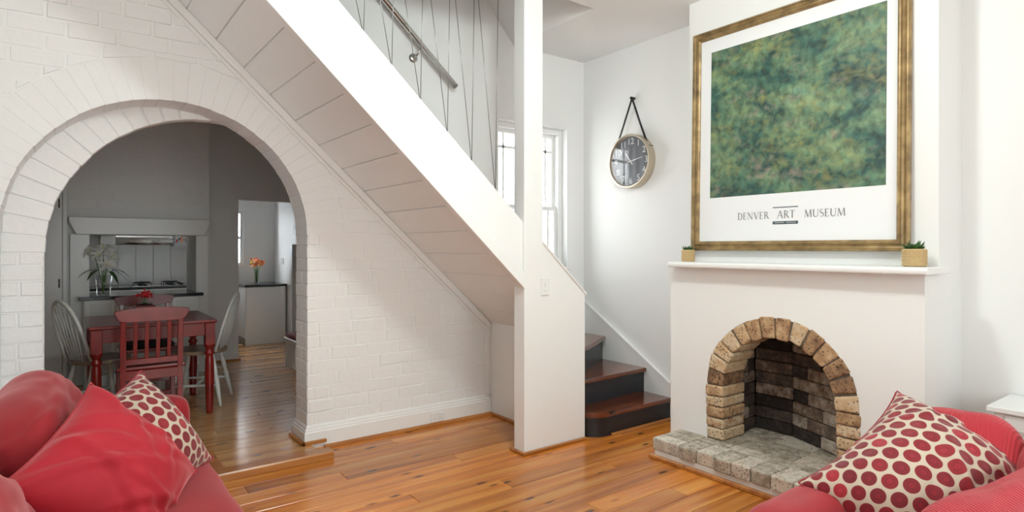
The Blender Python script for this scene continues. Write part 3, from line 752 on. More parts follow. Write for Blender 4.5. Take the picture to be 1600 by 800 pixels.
# front plaster with arch hole (plane x = BX): build like arch_wall but in y,z
def breast_front():
    V = []; Fc = []; pts = [(FCY - FRO, 0.0)] + arch_pts(FCY, FZ, FRO) + [(FCY + FRO, 0.0)]
    z1 = 1.225
    def quad(p, q, r_, s):
        for x in (BX, BX + .06):
            b = len(V); V.extend([(x, a[0], a[1]) for a in (p, q, r_, s)]); Fc.append((b, b + 1, b + 2, b + 3))
    quad((BY0, 0), (FCY - FRO, 0), (FCY - FRO, z1), (BY0, z1)); quad((FCY + FRO, 0), (BY1, 0), (BY1, z1), (FCY + FRO, z1))
    for p, q in zip(pts[1:-2], pts[2:-1]): quad(p, q, (q[0], z1), (p[0], z1))
    for p, q in zip(pts[:-1], pts[1:]):
        b = len(V); V.extend([(BX, *p), (BX, *q), (BX + .06, *q), (BX + .06, *p)]); Fc.append((b, b + 1, b + 2, b + 3))
    for y in (BY0, BY1):
        b = len(V); V.extend([(BX, y, 0), (BX + .06, y, 0), (BX + .06, y, z1), (BX, y, z1)]); Fc.append((b, b + 1, b + 2, b + 3))
    b = len(V); V.extend([(BX, BY0, z1), (BX + .06, BY0, z1), (BX + .06, BY1, z1), (BX, BY1, z1)]); Fc.append((b, b + 1, b + 2, b + 3))
    bm = bmesh.new(); vs = [bm.verts.new(v) for v in V]
    for f in Fc: bm.faces.new([vs[i] for i in f])
    bm_box(bm, BX + .06, XW, BY0, BY0 + .06, 0, 1.225); bm_box(bm, BX + .06, XW, BY1 - .06, BY1, 0, 1.225)
    bm_box(bm, BX + .06, XW, BY0 + .06, BY1 - .06, 1.16, 1.225)
    bmesh.ops.remove_doubles(bm, verts=bm.verts, dist=1e-5)
    return bmobj('plaster_surround', bm, 'wall', FP, world=True)
breast_front()
box('upper_breast', UX, XW, BY0, BY1 - .02, 1.2252, CEIL, 'wall', FP, world=True)
# brick ring
def xprism(name, poly, x0, x1, mat, parent, bev=.011, jit=.004):
    poly = [(y + random.uniform(-jit, jit), z + random.uniform(-jit, jit)) for y, z in poly]
    o = prism(name, poly, 'x', x0, x1, mat, parent, True, bev=bev, seg=2); return o
nr = 14
for i in range(nr):
    a0 = PI * i / nr + .010; a1 = PI * (i + 1) / nr - .010
    ri = FRI + random.uniform(-.008, .006); ro = FRO + random.uniform(.000, .012)
    pol = [(FCY - r_ * math.cos(a), FZ + r_ * math.sin(a)) for r_, a in ((ri, a0), (ri, a1), (ro, a1), (ro, a0))]
    xprism('arch_brick', pol, BX - random.uniform(.004, .014), 3.575, 'brick_tan', FP)
nc = 5; ch = (FZ - HZ) / nc
for s in (-1, 1):
    for r_ in range(nc):
        ya, yb = FCY + s * (FRI + random.uniform(-.008, .006)), FCY + s * (FRO + random.uniform(-.0, .010))
        z0 = HZ + r_ * ch + .003; z1 = HZ + (r_ + 1) * ch - .004
        xprism('jamb_brick', [(min(ya, yb), z0), (max(ya, yb), z0), (max(ya, yb), z1), (min(ya, yb), z1)], BX - random.uniform(.004, .014), 3.575, 'brick_tan', FP)
# mortar behind the joints
V = []; Fc = []
pts = [(FCY - FRI - .012, HZ)] + arch_pts(FCY, FZ, FRI + .012, 30) + [(FCY + FRI + .012, HZ)]
pto = [(FCY - FRO - .002, HZ)] + arch_pts(FCY, FZ, FRO + .002, 30) + [(FCY + FRO + .002, HZ)]
for (p, q, po_, qo) in zip(pts[:-1], pts[1:], pto[:-1], pto[1:]):
    b = len(V); V += [(BX + .006, *p), (BX + .006, *q), (BX + .006, *qo), (BX + .006, *po_), (3.57, *p), (3.57, *q)]
    Fc += [(b, b + 1, b + 2, b + 3), (b, b + 1, b + 5, b + 4)]
mesh('mortar_joint', V, Fc, 'mortar', FP, world=True)
# firebox brick faces
def course_wall(p0, p1, z0, z1, blen, mat, name='firebox_brick', th=.05, hh=.078):
    d = Vector((p1[0] - p0[0], p1[1] - p0[1], 0)); L_ = d.length; d.normalize(); nrm = Vector((d.y, -d.x, 0))
    r_ = 0; z = z0
    while z < z1:
        s = 0.0; first = True
        while s < L_ - .005:
            ln = blen * (0.5 if (first and r_ % 2) else 1) + random.uniform(-.01, .01); first = False
            e = min(s + ln, L_); 
            if L_ - e < .04: e = L_
            o = random.uniform(-.005, .004)
            bm = bmesh.new(); bm_box(bm, s + .0015, e - .0015, 0 + o, th, z + .002, z + hh - .0025, .005, 1)
            bm.transform(Matrix(((d.x, -nrm.x, 0, p0[0]), (d.y, -nrm.y, 0, p0[1]), (0, 0, 1, 0), (0, 0, 0, 1))))
            bmobj(name, bm, mat, FP, world=True); s = e
        z += hh; r_ += 1
BKX = 3.775
course_wall((3.575, 2.262), (BKX, 2.275), HZ, .98, .23, 'brick_soot')
course_wall((BKX, 2.275), (BKX, 2.015), HZ, .98, .60, 'brick_soot')
course_wall((BKX, 2.015), (3.575, 1.535), HZ, .98, .25, 'brick_soot')
box('firebox_shell', BKX + .052, XW, 1.3, 2.5, HZ, 1.16, 'soot', FP, world=True)
box('smoke_shelf', 3.575, XW, 1.25, 2.55, .95, 1.0, 'soot', FP, world=True)
box('firebox_side', 3.577, 3.62, 2.31, 2.57, HZ, 1.0, 'soot', FP, world=True); box('firebox_side', 3.577, 3.60, 1.2, 1.50, HZ, 1.0, 'soot', FP, world=True)
# hearth
HX, HY0, HY1 = 3.045, 1.20, 2.555
box('hearth_slab', HX + .012, BX, HY0, HY1 - .012, 0.0, .052, 'slab_white', FP, world=True, bev=.004)
box('hearth_bed', HX + .02, 3.82, HY0, HY1 - .02, .05, HZ - .012, 'mortar', FP, world=True)
ys = [HY1, HY1 - .205]
while ys[-1] > HY0 + .1: ys.append(ys[-1] - random.uniform(.105, .128))
ys[-1] = HY0
for k, (ya, yb) in enumerate(zip(ys[:-1], ys[1:])):
    x0 = HX + random.uniform(-.010, .008); zt_ = HZ + random.uniform(-.004, .003)
    if k == 0:
        for xa, xb in ((x0, HX + .112), (HX + .116, BX + .004)): box('hearth_brick', xa, xb, yb + .004, ya, .052, zt_, 'brick_hearth', FP, world=True, bev=.009, seg=2)
    else:
        box('hearth_brick', x0, HX + .195 + random.uniform(-.006, .006), yb + .003, ya - .002, .052, zt_, 'brick_hearth', FP, world=True, bev=.009, seg=2)
yy = HY1 - .207
xs = [HX + .202, BX + .004]
while yy > HY0 + .02:
    ye = max(yy - random.uniform(.20, .24), HY0); box('hearth_brick', xs[0], xs[1] - .002, ye + .002, yy, .06, HZ - .002 + random.uniform(-.002, .002), 'brick_hearth', FP, world=True, bev=.004); yy = ye
for xa, xb in ((BX + .006, 3.46), (3.463, 3.58), (3.583, 3.70), (3.703, 3.80)):
    yy = 2.30 + random.uniform(-.05, .1)
    while yy > 1.5:
        ye = yy - .235; box('hearth_brick', xa, xb, max(ye, 1.5) + .002, min(yy, 2.3), .06, HZ - .002 + random.uniform(-.002, .002), 'brick_hearth', FP, world=True, bev=.003); yy = ye
box('hearth_trim', HX - .02, HX + .011, HY0, HY1 + .01, 0, .024, 'trim_wood', FP, world=True, bev=.004)
box('hearth_trim', HX + .011, BX, HY1 - .012, HY1 + .01, 0, .024, 'trim_wood', FP, world=True, bev=.004)
# mantel shelf
prism('mantel_shelf', [(BX - .10, 1.222), (BX - .104, 1.232), (BX - .104, 1.246), (BX - .096, 1.256), (UX + .01, 1.256), (UX + .01, 1.222)], 'y', BY0 - .045, BY1 - .055, 'gloss_white', FP, True, bev=.003)
for yb in (2.50, 1.33): prism('shelf_bracket', [(BX - .06, 1.224), (BX + .01, 1.224), (BX + .01, 1.210), (BX - .045, 1.214)], 'y', yb - .02, yb + .02, 'gloss_white', FP, True, bev=.002)
struct(box('baseboard_right', XW - .02, XW, Y0, BY0, 0, .16, 'gloss_white', bev=.003))

# ------------------------------------------------------------------ framed poster
PY0, PY1, PZ0, PZ1 = 1.238, 2.572, 1.330, 2.812
fr = thing('framed_poster', 'large gilt framed green art print with museum lettering above the mantel', 'picture', (UX - .0275, (PY0 + PY1) / 2, PZ0))
fr.rotation_euler = (0, 0.018, 0)
Wd = (PY1 - PY0) / 2; Ht = PZ1 - PZ0; FWd = .062
def mitre(name, prof, parent, mat):
    """moulding: prof list of (inward distance, height towards room); built as 4 mitred lengths joined per side"""
    cs = [(-Wd, 0), (Wd, 0), (Wd, Ht), (-Wd, Ht)]; ins = [(1, 1), (-1, 1), (-1, -1), (1, -1)]
    for k in range(4):
        a, b = cs[k], cs[(k + 1) % 4]; ia, ib = ins[k], ins[(k + 1) % 4]; V = []
        for d, h in prof: V.append((-h, a[0] + ia[0] * d, a[1] + ia[1] * d))
        for d, h in prof: V.append((-h, b[0] + ib[0] * d, b[1] + ib[1] * d))
        n = len(prof); Fc = [(i, (i + 1) % n, n + (i + 1) % n, n + i) for i in range(n)] + [tuple(range(n)), tuple(range(n, 2 * n))]
        mesh(name, V, Fc, mat, parent)
mitre('frame_rail', [(0, 0), (0, .022), (.008, .030), (.014, .030), (.018, .024), (.027, .020), (.037, .026), (.042, .034), (.050, .034), (.053, .024), (FWd, .018), (FWd, 0)], fr, 'gilt')
box('mat_board', -.010, -.002, -Wd + FWd - .01, Wd - FWd + .01, FWd - .01, Ht - FWd + .01, 'paper', fr)
# print (its own panel on the mat board)
gy0, gy1 = -Wd + FWd + .115, Wd - FWd - .062      # local y (right edge is low y)
gy0 = 1.354 - (PY0 + PY1) / 2; gy1 = 2.430 - (PY0 + PY1) / 2
gz0, gz1 = 0.352, Ht - .150
me = bpy.data.meshes.new('art_print'); me.from_pydata([(-.0112, gy1, gz0), (-.0112, gy0, gz0), (-.0112, gy0, gz1), (-.0112, gy1, gz1), (-.009, gy1, gz0), (-.009, gy0, gz0), (-.009, gy0, gz1), (-.009, gy1, gz1)], [], [(0, 1, 2, 3), (4, 5, 1, 0), (1, 5, 6, 2), (2, 6, 7, 3), (3, 7, 4, 0)])
uvl = me.uv_layers.new(name='UVMap')
for lp, uvc in zip(range(4), ((0, 0), (1, 0), (1, 1), (0, 1))): uvl.data[lp].uv = uvc
me.materials.append(M['green_print']); o = bpy.data.objects.new('art_print', me); link(o, fr)
# lettering: small roman capitals from strokes (unit height)
def stroke(p, q, w): 
    p, q = Vector((*p, 0)), Vector((*q, 0)); t = (q - p).normalized(); n = Vector((-t.y, t.x, 0)) * w / 2
    return [p + n, q + n, q - n, p - n]
def curve(pts, ws):
    out = []
    for i in range(len(pts) - 1):
        out.append(stroke(pts[i], pts[i + 1], (ws[i] + ws[i + 1]) / 2))
    return out
TK, TN = .125, .05
def ser(x, y, w=.2): return stroke((x - w / 2, y), (x + w / 2, y), .035)
def arcs(cx, cy, rx, ry, a0, a1, n=12): return [(cx + rx * math.cos(math.radians(a0 + (a1 - a0) * i / n)), cy + ry * math.sin(math.radians(a0 + (a1 - a0) * i / n))) for i in range(n + 1)]
def wv(pts, cx): return [TN + (TK - TN) * min(1, abs(p[0] - cx) * 2.6) for p in pts]
G = {}
dp = arcs(.30, .5, .42, .48, -90, 90); G['D'] = ([stroke((.15, 0), (.15, 1), TK), ser(.12, .02), ser(.12, .98), stroke((.1, .02), (.3, .02), .04), stroke((.1, .98), (.3, .98), .04)] + curve(dp, wv(dp, .30)), .80)
G['E'] = ([stroke((.15, 0), (.15, 1), TK), stroke((.05, .02), (.55, .02), .045), stroke((.05, .98), (.52, .98), .045), stroke((.15, .52), (.45, .52), .045), stroke((.55, 0), (.55, .16), .03), stroke((.52, .84), (.52, 1), .03)], .64)
G['N'] = ([stroke((.15, 0), (.15, 1), TN), stroke((.13, .98), (.75, .02), TK), stroke((.75, 0), (.75, 1), TN), ser(.15, .02), ser(.1, .98), ser(.75, .98)], .92)
G['V'] = ([stroke((.1, 1), (.42, 0), TK), stroke((.42, 0), (.74, 1), TN), ser(.1, .98), ser(.74, .98)], .82)
rp_ = arcs(.25, .75, .27, .23, -90, 90); G['R'] = ([stroke((.15, 0), (.15, 1), TK), ser(.15, .02), ser(.1, .98), stroke((.1, .98), (.25, .98), .045), stroke((.15, .52), (.25, .52), .045), stroke((.33, .52), (.68, .02), TK), ser(.68, .02, .16)] + curve(rp_, wv(rp_, .25)), .76)
G['A'] = ([stroke((.08, 0), (.42, 1), TN), stroke((.42, 1), (.76, 0), TK), stroke((.2, .36), (.62, .36), .045), ser(.08, .02), ser(.76, .02)], .86)
G['T'] = ([stroke((.35, 0), (.35, 1), TK), stroke((.02, .98), (.68, .98), .045), ser(.35, .02), stroke((.03, .82), (.03, 1), .03), stroke((.67, .82), (.67, 1), .03)], .72)
G['M'] = ([stroke((.1, 0), (.18, 1), TN), stroke((.18, 1), (.5, .05), TK), stroke((.5, .05), (.84, 1), TN), stroke((.84, 1), (.92, 0), TK), ser(.1, .02), ser(.92, .02), ser(.15, .98, .15), ser(.88, .98, .15)], 1.04)
up_ = arcs(.42, .32, .28, .30, 180, 360); G['U'] = ([stroke((.14, .32), (.14, 1), TK), stroke((.70, .32), (.70, 1), TN), ser(.14, .98), ser(.70, .98)] + curve(up_, [TK - (TK - TN) * i / 12 for i in range(13)]), .84)
sp_ = arcs(.3, .75, .2, .23, 40, 270, 9) + arcs(.3, .26, .22, .25, 90, -140, 9); G['S'] = (curve(sp_, [TN + (TK - TN) * (0.5 - 0.5 * math.cos(2 * PI * i / 19)) for i in range(20)]), .58)
def word(s, ycen, zbase, h, mat, name):
    """ycen: local y of the word centre (text runs towards -y)"""
    wtot = sum(G[c][1] for c in s) + .06 * (len(s) - 1); x = -wtot / 2; V = []; Fc = []
    for c in s:
        for q in G[c][0]:
            b = len(V); V += [(-.0115 - .00002 * (len(V) % 7), ycen - (p.x + x) * h, zbase + p.y * h) for p in q]; Fc.append((b, b + 1, b + 2, b + 3))
        x += G[c][1] + .06
    return mesh(name, V, Fc, mat, fr)
def py(px, X=UX - .03): 
    d = (px - 800) / F_PX; Z = X / (0.7997 * d + 0.6004); return (-0.6004 * d + 0.7997) * Z - (PY0 + PY1) / 2
word('DENVER', (py(1151.5) + py(1204)) / 2, .198, .044, 'print_grey', 'lettering')
word('ART', (py(1214.5) + py(1243)) / 2, .198, .046, 'print_grey', 'lettering')
word('MUSEUM', (py(1254.5) + py(1325)) / 2, .198, .044, 'print_grey', 'lettering')
ya, yb = py(1208), py(1247.5)
box('lettering_bar', -.0116, -.0105, yb, ya, .262, .267, 'print_slate', fr)
box('lettering_bar', -.0116, -.0105, yb, ya, .162, .180, 'print_slate', fr)
for u0, u1 in ((.08, .46), (.55, .92)): box('lettering_line', -.0118, -.0110, ya + (yb - ya) * u1, ya + (yb - ya) * u0, .169, .174, 'grey_tile', fr)

# ------------------------------------------------------------------ potted plants on the mantel
def potted(loc, r_, h, label, seed):
    rnd = random.Random(seed)
    t = thing('potted_plant', label, 'plant', loc)
    pot = lathe('basket', [(r_ * .9, 0), (r_ * .95, .003), (r_ * 1.0, h * .5), (r_ * .97, h), (r_ * .88, h), (r_ * .86, h * .85), (0, h * .85)], 'basket', t, 20)
    V = []; Fc = []
    rows, cols = 9, 22
    for i in range(rows):
        for k in range(cols):
            a = 2 * PI * (k + .5 * (i % 2)) / cols; z = h * (.05 + .9 * i / rows)
            c = Vector((math.cos(a) * r_ * .985, math.sin(a) * r_ * .985, z)); ta = Vector((-math.sin(a), math.cos(a), 0)); n = Vector((math.cos(a), math.sin(a), 0))
            s = 2 * PI * r_ / cols * .55; b = len(V); hh = h / rows
            V += [c - ta * s, c + ta * s, c + ta * s + Vector((0, 0, hh * .9)), c - ta * s + Vector((0, 0, hh * .9)), c + n * .005 + Vector((0, 0, hh * .45))]
            Fc += [(b, b + 1, b + 4), (b + 1, b + 2, b + 4), (b + 2, b + 3, b + 4), (b + 3, b, b + 4)]
    wv_ = mesh('weave', V, Fc, 'basket', t); wv_['kind'] = 'stuff'
    for i in range(26):
        a = rnd.uniform(0, 2 * PI); tilt = rnd.uniform(.1, 1.0); ln = r_ * rnd.uniform(.75, 1.15)
        d = Vector((math.cos(a) * math.sin(tilt), math.sin(a) * math.sin(tilt), math.cos(tilt))); s = d.cross(Vector((0, 0, 1))).normalized() * ln * .2; n = s.cross(d).normalized() * ln * .10
        b0 = Vector((math.cos(a) * r_ * .3, math.sin(a) * r_ * .3, h * .86))
        V = [b0 - s * .4, b0 + s * .4, b0 + d * ln * .6 + s + n, b0 + d * ln * .6 - s + n, b0 + d * ln * 1.0, b0 + d * ln * .5 - n]
        mesh('leaf', V, [(0, 1, 2, 3), (3, 2, 4), (0, 5, 1), (1, 5, 2), (2, 5, 4), (4, 5, 3), (3, 5, 0)], 'leaf', t)
    return t
potted((3.40, 1.19, 1.256), .052, .088, 'small green succulent in woven basket below the corner of the poster signed side', 3)
bpy.data.objects['potted_plant']['label'] = 'bigger bushy green succulent in woven basket on the mantel, alcove end'
potted((3.42, 2.555, 1.256), .042, .080, 'smaller green succulent in woven basket on the mantel, staircase end', 5)

# ------------------------------------------------------------------ side table in the alcove
stb = thing('side_table', 'white side table in the alcove behind the red sofa', 'table', (3.66, 0.64, 0))
box('table_top', -.19, .18, -.33, .28, .585, .610, 'gloss_white', stb, bev=.004, seg=2)
box('apron', -.165, .165, -.30, .255, .495, .585, 'gloss_white', stb, bev=.002)
dw = box('drawer_front', -.172, -.165, -.255, .215, .508, .577, 'satin_white', stb, bev=.002)
xk = lathe('knob', [(.0, -.02), (.012, -.018), (.014, -.008), (.006, 0), (.006, .004)], 'steel', dw, 12); xk.rotation_euler = (0, PI / 2, 0); xk.location = (-.173, -.02, .542)
for sx in (-1, 1):
    for sy in (-1, 1): box('leg', sx * .145 - .02, sx * .145 + .02, (.235 if sy > 0 else -.28) - .02, (.235 if sy > 0 else -.28) + .02, 0, .50, 'gloss_white', stb, bev=.003)
box('lower_panel', -.155, .155, -.27, .235, .10, .495, 'satin_white', stb)

# ------------------------------------------------------------------ cushions (inflated cloth shells)
def pillow(name, w_, h_, puff, mat, n=34, seed=0, steps=90, parent=None, uvrot=0.0, sag=0.0, stiff=4, shape=None, extra=0.0, creases=9, cdepth=.012):
    rng = np.random.default_rng(seed)
    nx_, ny_ = n, max(8, int(round(n * h_ / w_)))
    X, Y = np.meshgrid(np.linspace(-w_ / 2, w_ / 2, nx_ + 1), np.linspace(-h_ / 2, h_ / 2, ny_ + 1), indexing='ij')
    base = np.stack([X, Y, np.zeros_like(X)], -1)
    dome = (1 - (2 * X / w_) ** 2).clip(0) * (1 - (2 * Y / h_) ** 2).clip(0)
    A = base.copy(); A[..., 2] = dome * .03 + rng.normal(0, .0012, X.shape) * (dome > 0)
    B = base.copy(); B[..., 2] = -dome * .03 + rng.normal(0, .0012, X.shape) * (dome > 0)
    prev = [A.copy(), B.copy()]; S = [A, B]; lx = w_ / nx_; ly = h_ / ny_; ld = math.hypot(lx, ly)
    def cons(Q, a, b, L0, k=1.0):
        d = Q[b] - Q[a]; ln = np.linalg.norm(d, axis=-1, keepdims=True) + 1e-9
        c = d * ((ln - L0) / ln) * .5 * k; Q[a] += c; Q[b] -= c
    sl = slice
    def pairs(di, dj):
        out = []
        if di == 1 and dj == 0:
            for s in (0, 1): m = (nx_ - s + 1) // 2; out.append(((sl(s, s + 2 * m - 1, 2), sl(None)), (sl(s + 1, s + 2 * m, 2), sl(None))))
        elif di == 0:
            for s in (0, 1): m = (ny_ - s + 1) // 2; out.append(((sl(None), sl(s, s + 2 * m - 1, 2)), (sl(None), sl(s + 1, s + 2 * m, 2))))
        else:
            for s in (0, 1):
                m = (nx_ - s + 1) // 2
                I0, I1 = sl(s, s + 2 * m - 1, 2), sl(s + 1, s + 2 * m, 2)
                out.append(((I0, sl(0, -1)), (I1, sl(1, None))) if dj == 1 else ((I0, sl(1, None)), (I1, sl(0, -1))))
        return out
    PX, PY_, PD1, PD2 = pairs(1, 0), pairs(0, 1), pairs(1, 1), pairs(1, -1)
    for it in range(steps):
        for qi, Q in enumerate(S):
            v = (Q - prev[qi]) * .90; prev[qi][...] = Q
            du = np.gradient(Q, axis=0); dv = np.gradient(Q, axis=1); nr = np.cross(du, dv); nr /= (np.linalg.norm(nr, axis=-1, keepdims=True) + 1e-9)
            sg = 1 if qi == 0 else -1
            Q += v + nr * sg * .0012 * puff
            if sag: Q[..., 1] -= sag * .0004
        for _ in range(stiff):
            for Q in S:
                for a, b in PX: cons(Q, a, b, lx)
                for a, b in PY_: cons(Q, a, b, ly)
                for a, b in PD1: cons(Q, a, b, ld, .35)
                for a, b in PD2: cons(Q, a, b, ld, .35)
            for ed in ((0, sl(None)), (-1, sl(None)), (sl(None), 0), (sl(None), -1)):
                mid = (A[ed] + B[ed]) / 2; A[ed] = mid; B[ed] = mid
    if extra:
        for Q, sg in ((A, 1), (B, -1)): Q[..., 2] += sg * extra * dome ** .5
    for Q in (A, B):                       # light smoothing
        for _ in range(1):
            Q[1:-1, 1:-1] = Q[1:-1, 1:-1] * .6 + .1 * (Q[:-2, 1:-1] + Q[2:, 1:-1] + Q[1:-1, :-2] + Q[1:-1, 2:])
    for qi, Q in enumerate((A, B)):
        sg = 1 if qi == 0 else -1
        for c in range(creases):          # soft folds running in from the edges and corners
            side = rng.integers(0, 4); t = rng.choice([rng.uniform(-1, 1), rng.choice([-.9, .9])])
            p0 = np.array([(t, -1), (t, 1), (-1, t), (1, t)][side], float) * (w_ / 2, h_ / 2)
            tgt = rng.uniform(-.45, .45, 2) * (w_ / 2, h_ / 2); dr = tgt - p0; L_ = np.linalg.norm(dr) * rng.uniform(.6, 1.25); dr /= np.linalg.norm(dr)
            u = (X - p0[0]) * dr[0] + (Y - p0[1]) * dr[1]; v_ = -(X - p0[0]) * dr[1] + (Y - p0[1]) * dr[0]
            v_ = v_ - rng.uniform(-.5, .5) * u * u / L_ * 1.2
            wd_ = rng.uniform(.010, .024); env = np.clip(1 - (u / L_), 0, 1) ** .7 * (u > -.05)
            f = (np.exp(-(v_ / wd_) ** 2) - .8 * np.exp(-((v_ - wd_ * 1.6) / wd_) ** 2)) * env * cdepth * rng.uniform(.5, 1.1) * dome ** .25
            Q[..., 2] += sg * f
    if shape is not None: shape(A); shape(B)
    idx = {}; V = []; UV = []
    cu, su = math.cos(uvrot), math.sin(uvrot)
    Fc = []; FU = []
    for qi, Q in enumerate(S):
        for i in range(nx_ + 1):
            for j in range(ny_ + 1):
                edge = i in (0, nx_) or j in (0, ny_)
                key = (0 if edge else qi, i, j)
                if key not in idx: idx[key] = len(V); V.append(tuple(Q[i, j]))
        for i in range(nx_):
            for j in range(ny_):
                ks = [(i, j), (i + 1, j), (i + 1, j + 1), (i, j + 1)]
                f = [idx[(0 if (a in (0, nx_) or b in (0, ny_)) else qi, a, b)] for a, b in ks]
                u = [((base[a, b, 0] + 1) * cu - (base[a, b, 1] + 1) * su + qi * .37, (base[a, b, 0] + 1) * su + (base[a, b, 1] + 1) * cu) for a, b in ks]
                if qi: f = f[::-1]; u = u[::-1]
                Fc.append(f); FU.append(u)
    me = bpy.data.meshes.new(name); me.from_pydata(V, [], Fc); ul = me.uv_layers.new(name='UVMap'); k = 0
    for u in FU:
        for c in u: ul.data[k].uv = c; k += 1
    me.polygons.foreach_set('use_smooth', [True] * len(me.polygons)); me.materials.append(M[mat])
    o = bpy.data.objects.new(name, me); link(o, parent)
    sm = o.modifiers.new('sub', 'SUBSURF'); sm.levels = 1; sm.render_levels = 1
    # piping along the seam
    ring = [(idx[(0, i, 0)]) for i in range(nx_ + 1)] + [(idx[(0, nx_, j)]) for j in range(1, ny_ + 1)] + [(idx[(0, i, ny_)]) for i in range(nx_ - 1, -1, -1)] + [(idx[(0, 0, j)]) for j in range(ny_ - 1, 0, -1)]
    return o, ring
def seam(o, ring, mat, r_=.003):
    pts = [o.data.vertices[k].co.copy() for k in ring]
    tube('seam', pts + [pts[0]], r_, mat, o, 5)
def press(o, obstacles, rigid=.06, sink=.002):
    """let a cushion rest on what it touches: shift it clear a little, then flatten it where it would still pass through"""
    from mathutils.bvhtree import BVHTree
    bpy.context.view_layer.update(); trees = []
    for b in obstacles:
        m = b.matrix_world; trees.append(BVHTree.FromPolygons([m @ v.co for v in b.data.vertices], [tuple(p.vertices) for p in b.data.polygons]))
    RAYS = [Vector((.37, .61, .70)).normalized(), Vector((-.52, .33, .79)).normalized(), Vector((.11, -.71, .69)).normalized()]
    def crossings(t, p, d):
        c = 0; q = p
        while c < 12:
            h = t.ray_cast(q, d)
            if h[0] is None: return c
            c += 1; q = h[0] + d * 1e-4
        return c
    def pen(p):
        best = None
        for t in trees:
            q, n, k, d = t.find_nearest(p, .3)
            if q is None or (best is not None and d <= best[1]): continue
            if all(crossings(t, p, r_) % 2 for r_ in RAYS): best = (q + (p - q).normalized() * sink, d, n)
        return best
    start = o.matrix_local.translation.copy()
    for it in range(10):
        mw = o.matrix_world.copy(); push = Vector(); dm = 0
        for v in o.data.vertices:
            b = pen(mw @ v.co)
            if b and b[1] > dm: dm = b[1]; push = b[0] - mw @ v.co
        nt_ = o.matrix_local.translation + push * .3
        if dm < .02 or (nt_ - start).length > rigid: break
        o.matrix_local = Matrix.Translation(nt_) @ o.matrix_local.to_3x3().to_4x4(); bpy.context.view_layer.update()
    mw = o.matrix_world.copy(); inv = mw.inverted(); cnt = 0; dm = 0
    for rnd_ in range(2):
        for v in o.data.vertices:
            b = pen(mw @ v.co)
            if b:
                cnt += 1; dm = max(dm, b[1]); v.co = inv @ b[0]
    return cnt, dm, (o.matrix_local.translation - start).length
def solids(root): return [c for c in root.children if c.type == 'MESH']
def orient(o, loc, normal, spin=0.0, up=(0, 0, 1)):
    """local z -> normal, local y -> up as far as possible"""
    n = Vector(normal).normalized(); u = Vector(up); u = (u - n * u.dot(n)).normalized(); x = u.cross(n)
    R = Matrix((x, u, n)).transposed().to_4x4()
    o.matrix_local = Matrix.Translation(loc) @ R @ Matrix.Rotation(spin, 4, 'Z')

# ------------------------------------------------------------------ sofas
def soft_box(name, x0, x1, y0, y1, z0, z1, rad, mat, parent, nseg=10, crown=0.0, wob=0.004, seed=1):
    """rounded, slightly crowned upholstered block"""
    rnd = random.Random(seed); bm = bmesh.new(); bm_box(bm, x0, x1, y0, y1, z0, z1)
    bmesh.ops.subdivide_edges(bm, edges=list(bm.edges), cuts=nseg, use_grid_fill=True)
    cx, cy, cz = (x0 + x1) / 2, (y0 + y1) / 2, (z0 + z1) / 2; hx_, hy_, hz_ = (x1 - x0) / 2, (y1 - y0) / 2, (z1 - z0) / 2
    ph = [rnd.uniform(0, 6) for _ in range(6)]
    for v in bm.verts:
        p = Vector((v.co.x - cx, v.co.y - cy, v.co.z - cz))
        q = Vector((max(-hx_ + rad, min(hx_ - rad, p.x)), max(-hy_ + rad, min(hy_ - rad, p.y)), max(-hz_ + rad, min(hz_ - rad, p.z))))
        d = p - q
        if d.length > 1e-6: p = q + d.normalized() * rad
        k = (1 - (p.x / hx_) ** 2) * (1 - (p.y / hy_) ** 2)
        p.z += crown * max(0, k) * (1 if p.z > 0 else 0)
        p.z += wob * math.sin(p.x * 21 + ph[0]) * math.sin(p.y * 13 + ph[1]); p.x += wob * math.sin(p.y * 17 + ph[2]) * math.sin(p.z * 19 + ph[3])
        v.co = p + Vector((cx, cy, cz))
    o = bmobj(name, bm, mat, parent, True, True)
    m = o.modifiers.new('sub', 'SUBSURF'); m.levels = 1; m.render_levels = 1
    return o
sofaL = thing('sofa', 'red fabric sofa in front of the white brick arch', 'sofa', (0.05, 2.5, 0))
soft_box('base', -.40, .50, 1.45, 3.56, .08, .30, .03, 'sofa_red', sofaL, 8)
for bx_ in (-.34, .44):
    for by_ in (1.52, 3.5): lathe('foot', [(.02, 0), (.028, .085)], 'black', sofaL, 10, (bx_, by_, 0), True)
soft_box('seat_cushion', -.22, .52, 1.62, 3.385, .29, .445, .05, 'sofa_red', sofaL, 14, .018, .004, 3)
soft_box('back_frame', -.42, -.20, 1.45, 3.56, .08, .70, .06, 'sofa_red', sofaL, 10, 0, .004, 5)
for (ya, yb) in ((3.375, 3.565), (1.43, 1.625)):
    soft_box('arm', -.40, .53, ya, yb, .08, .605, .075, 'sofa_red', sofaL, 12, 0, .003, 6)
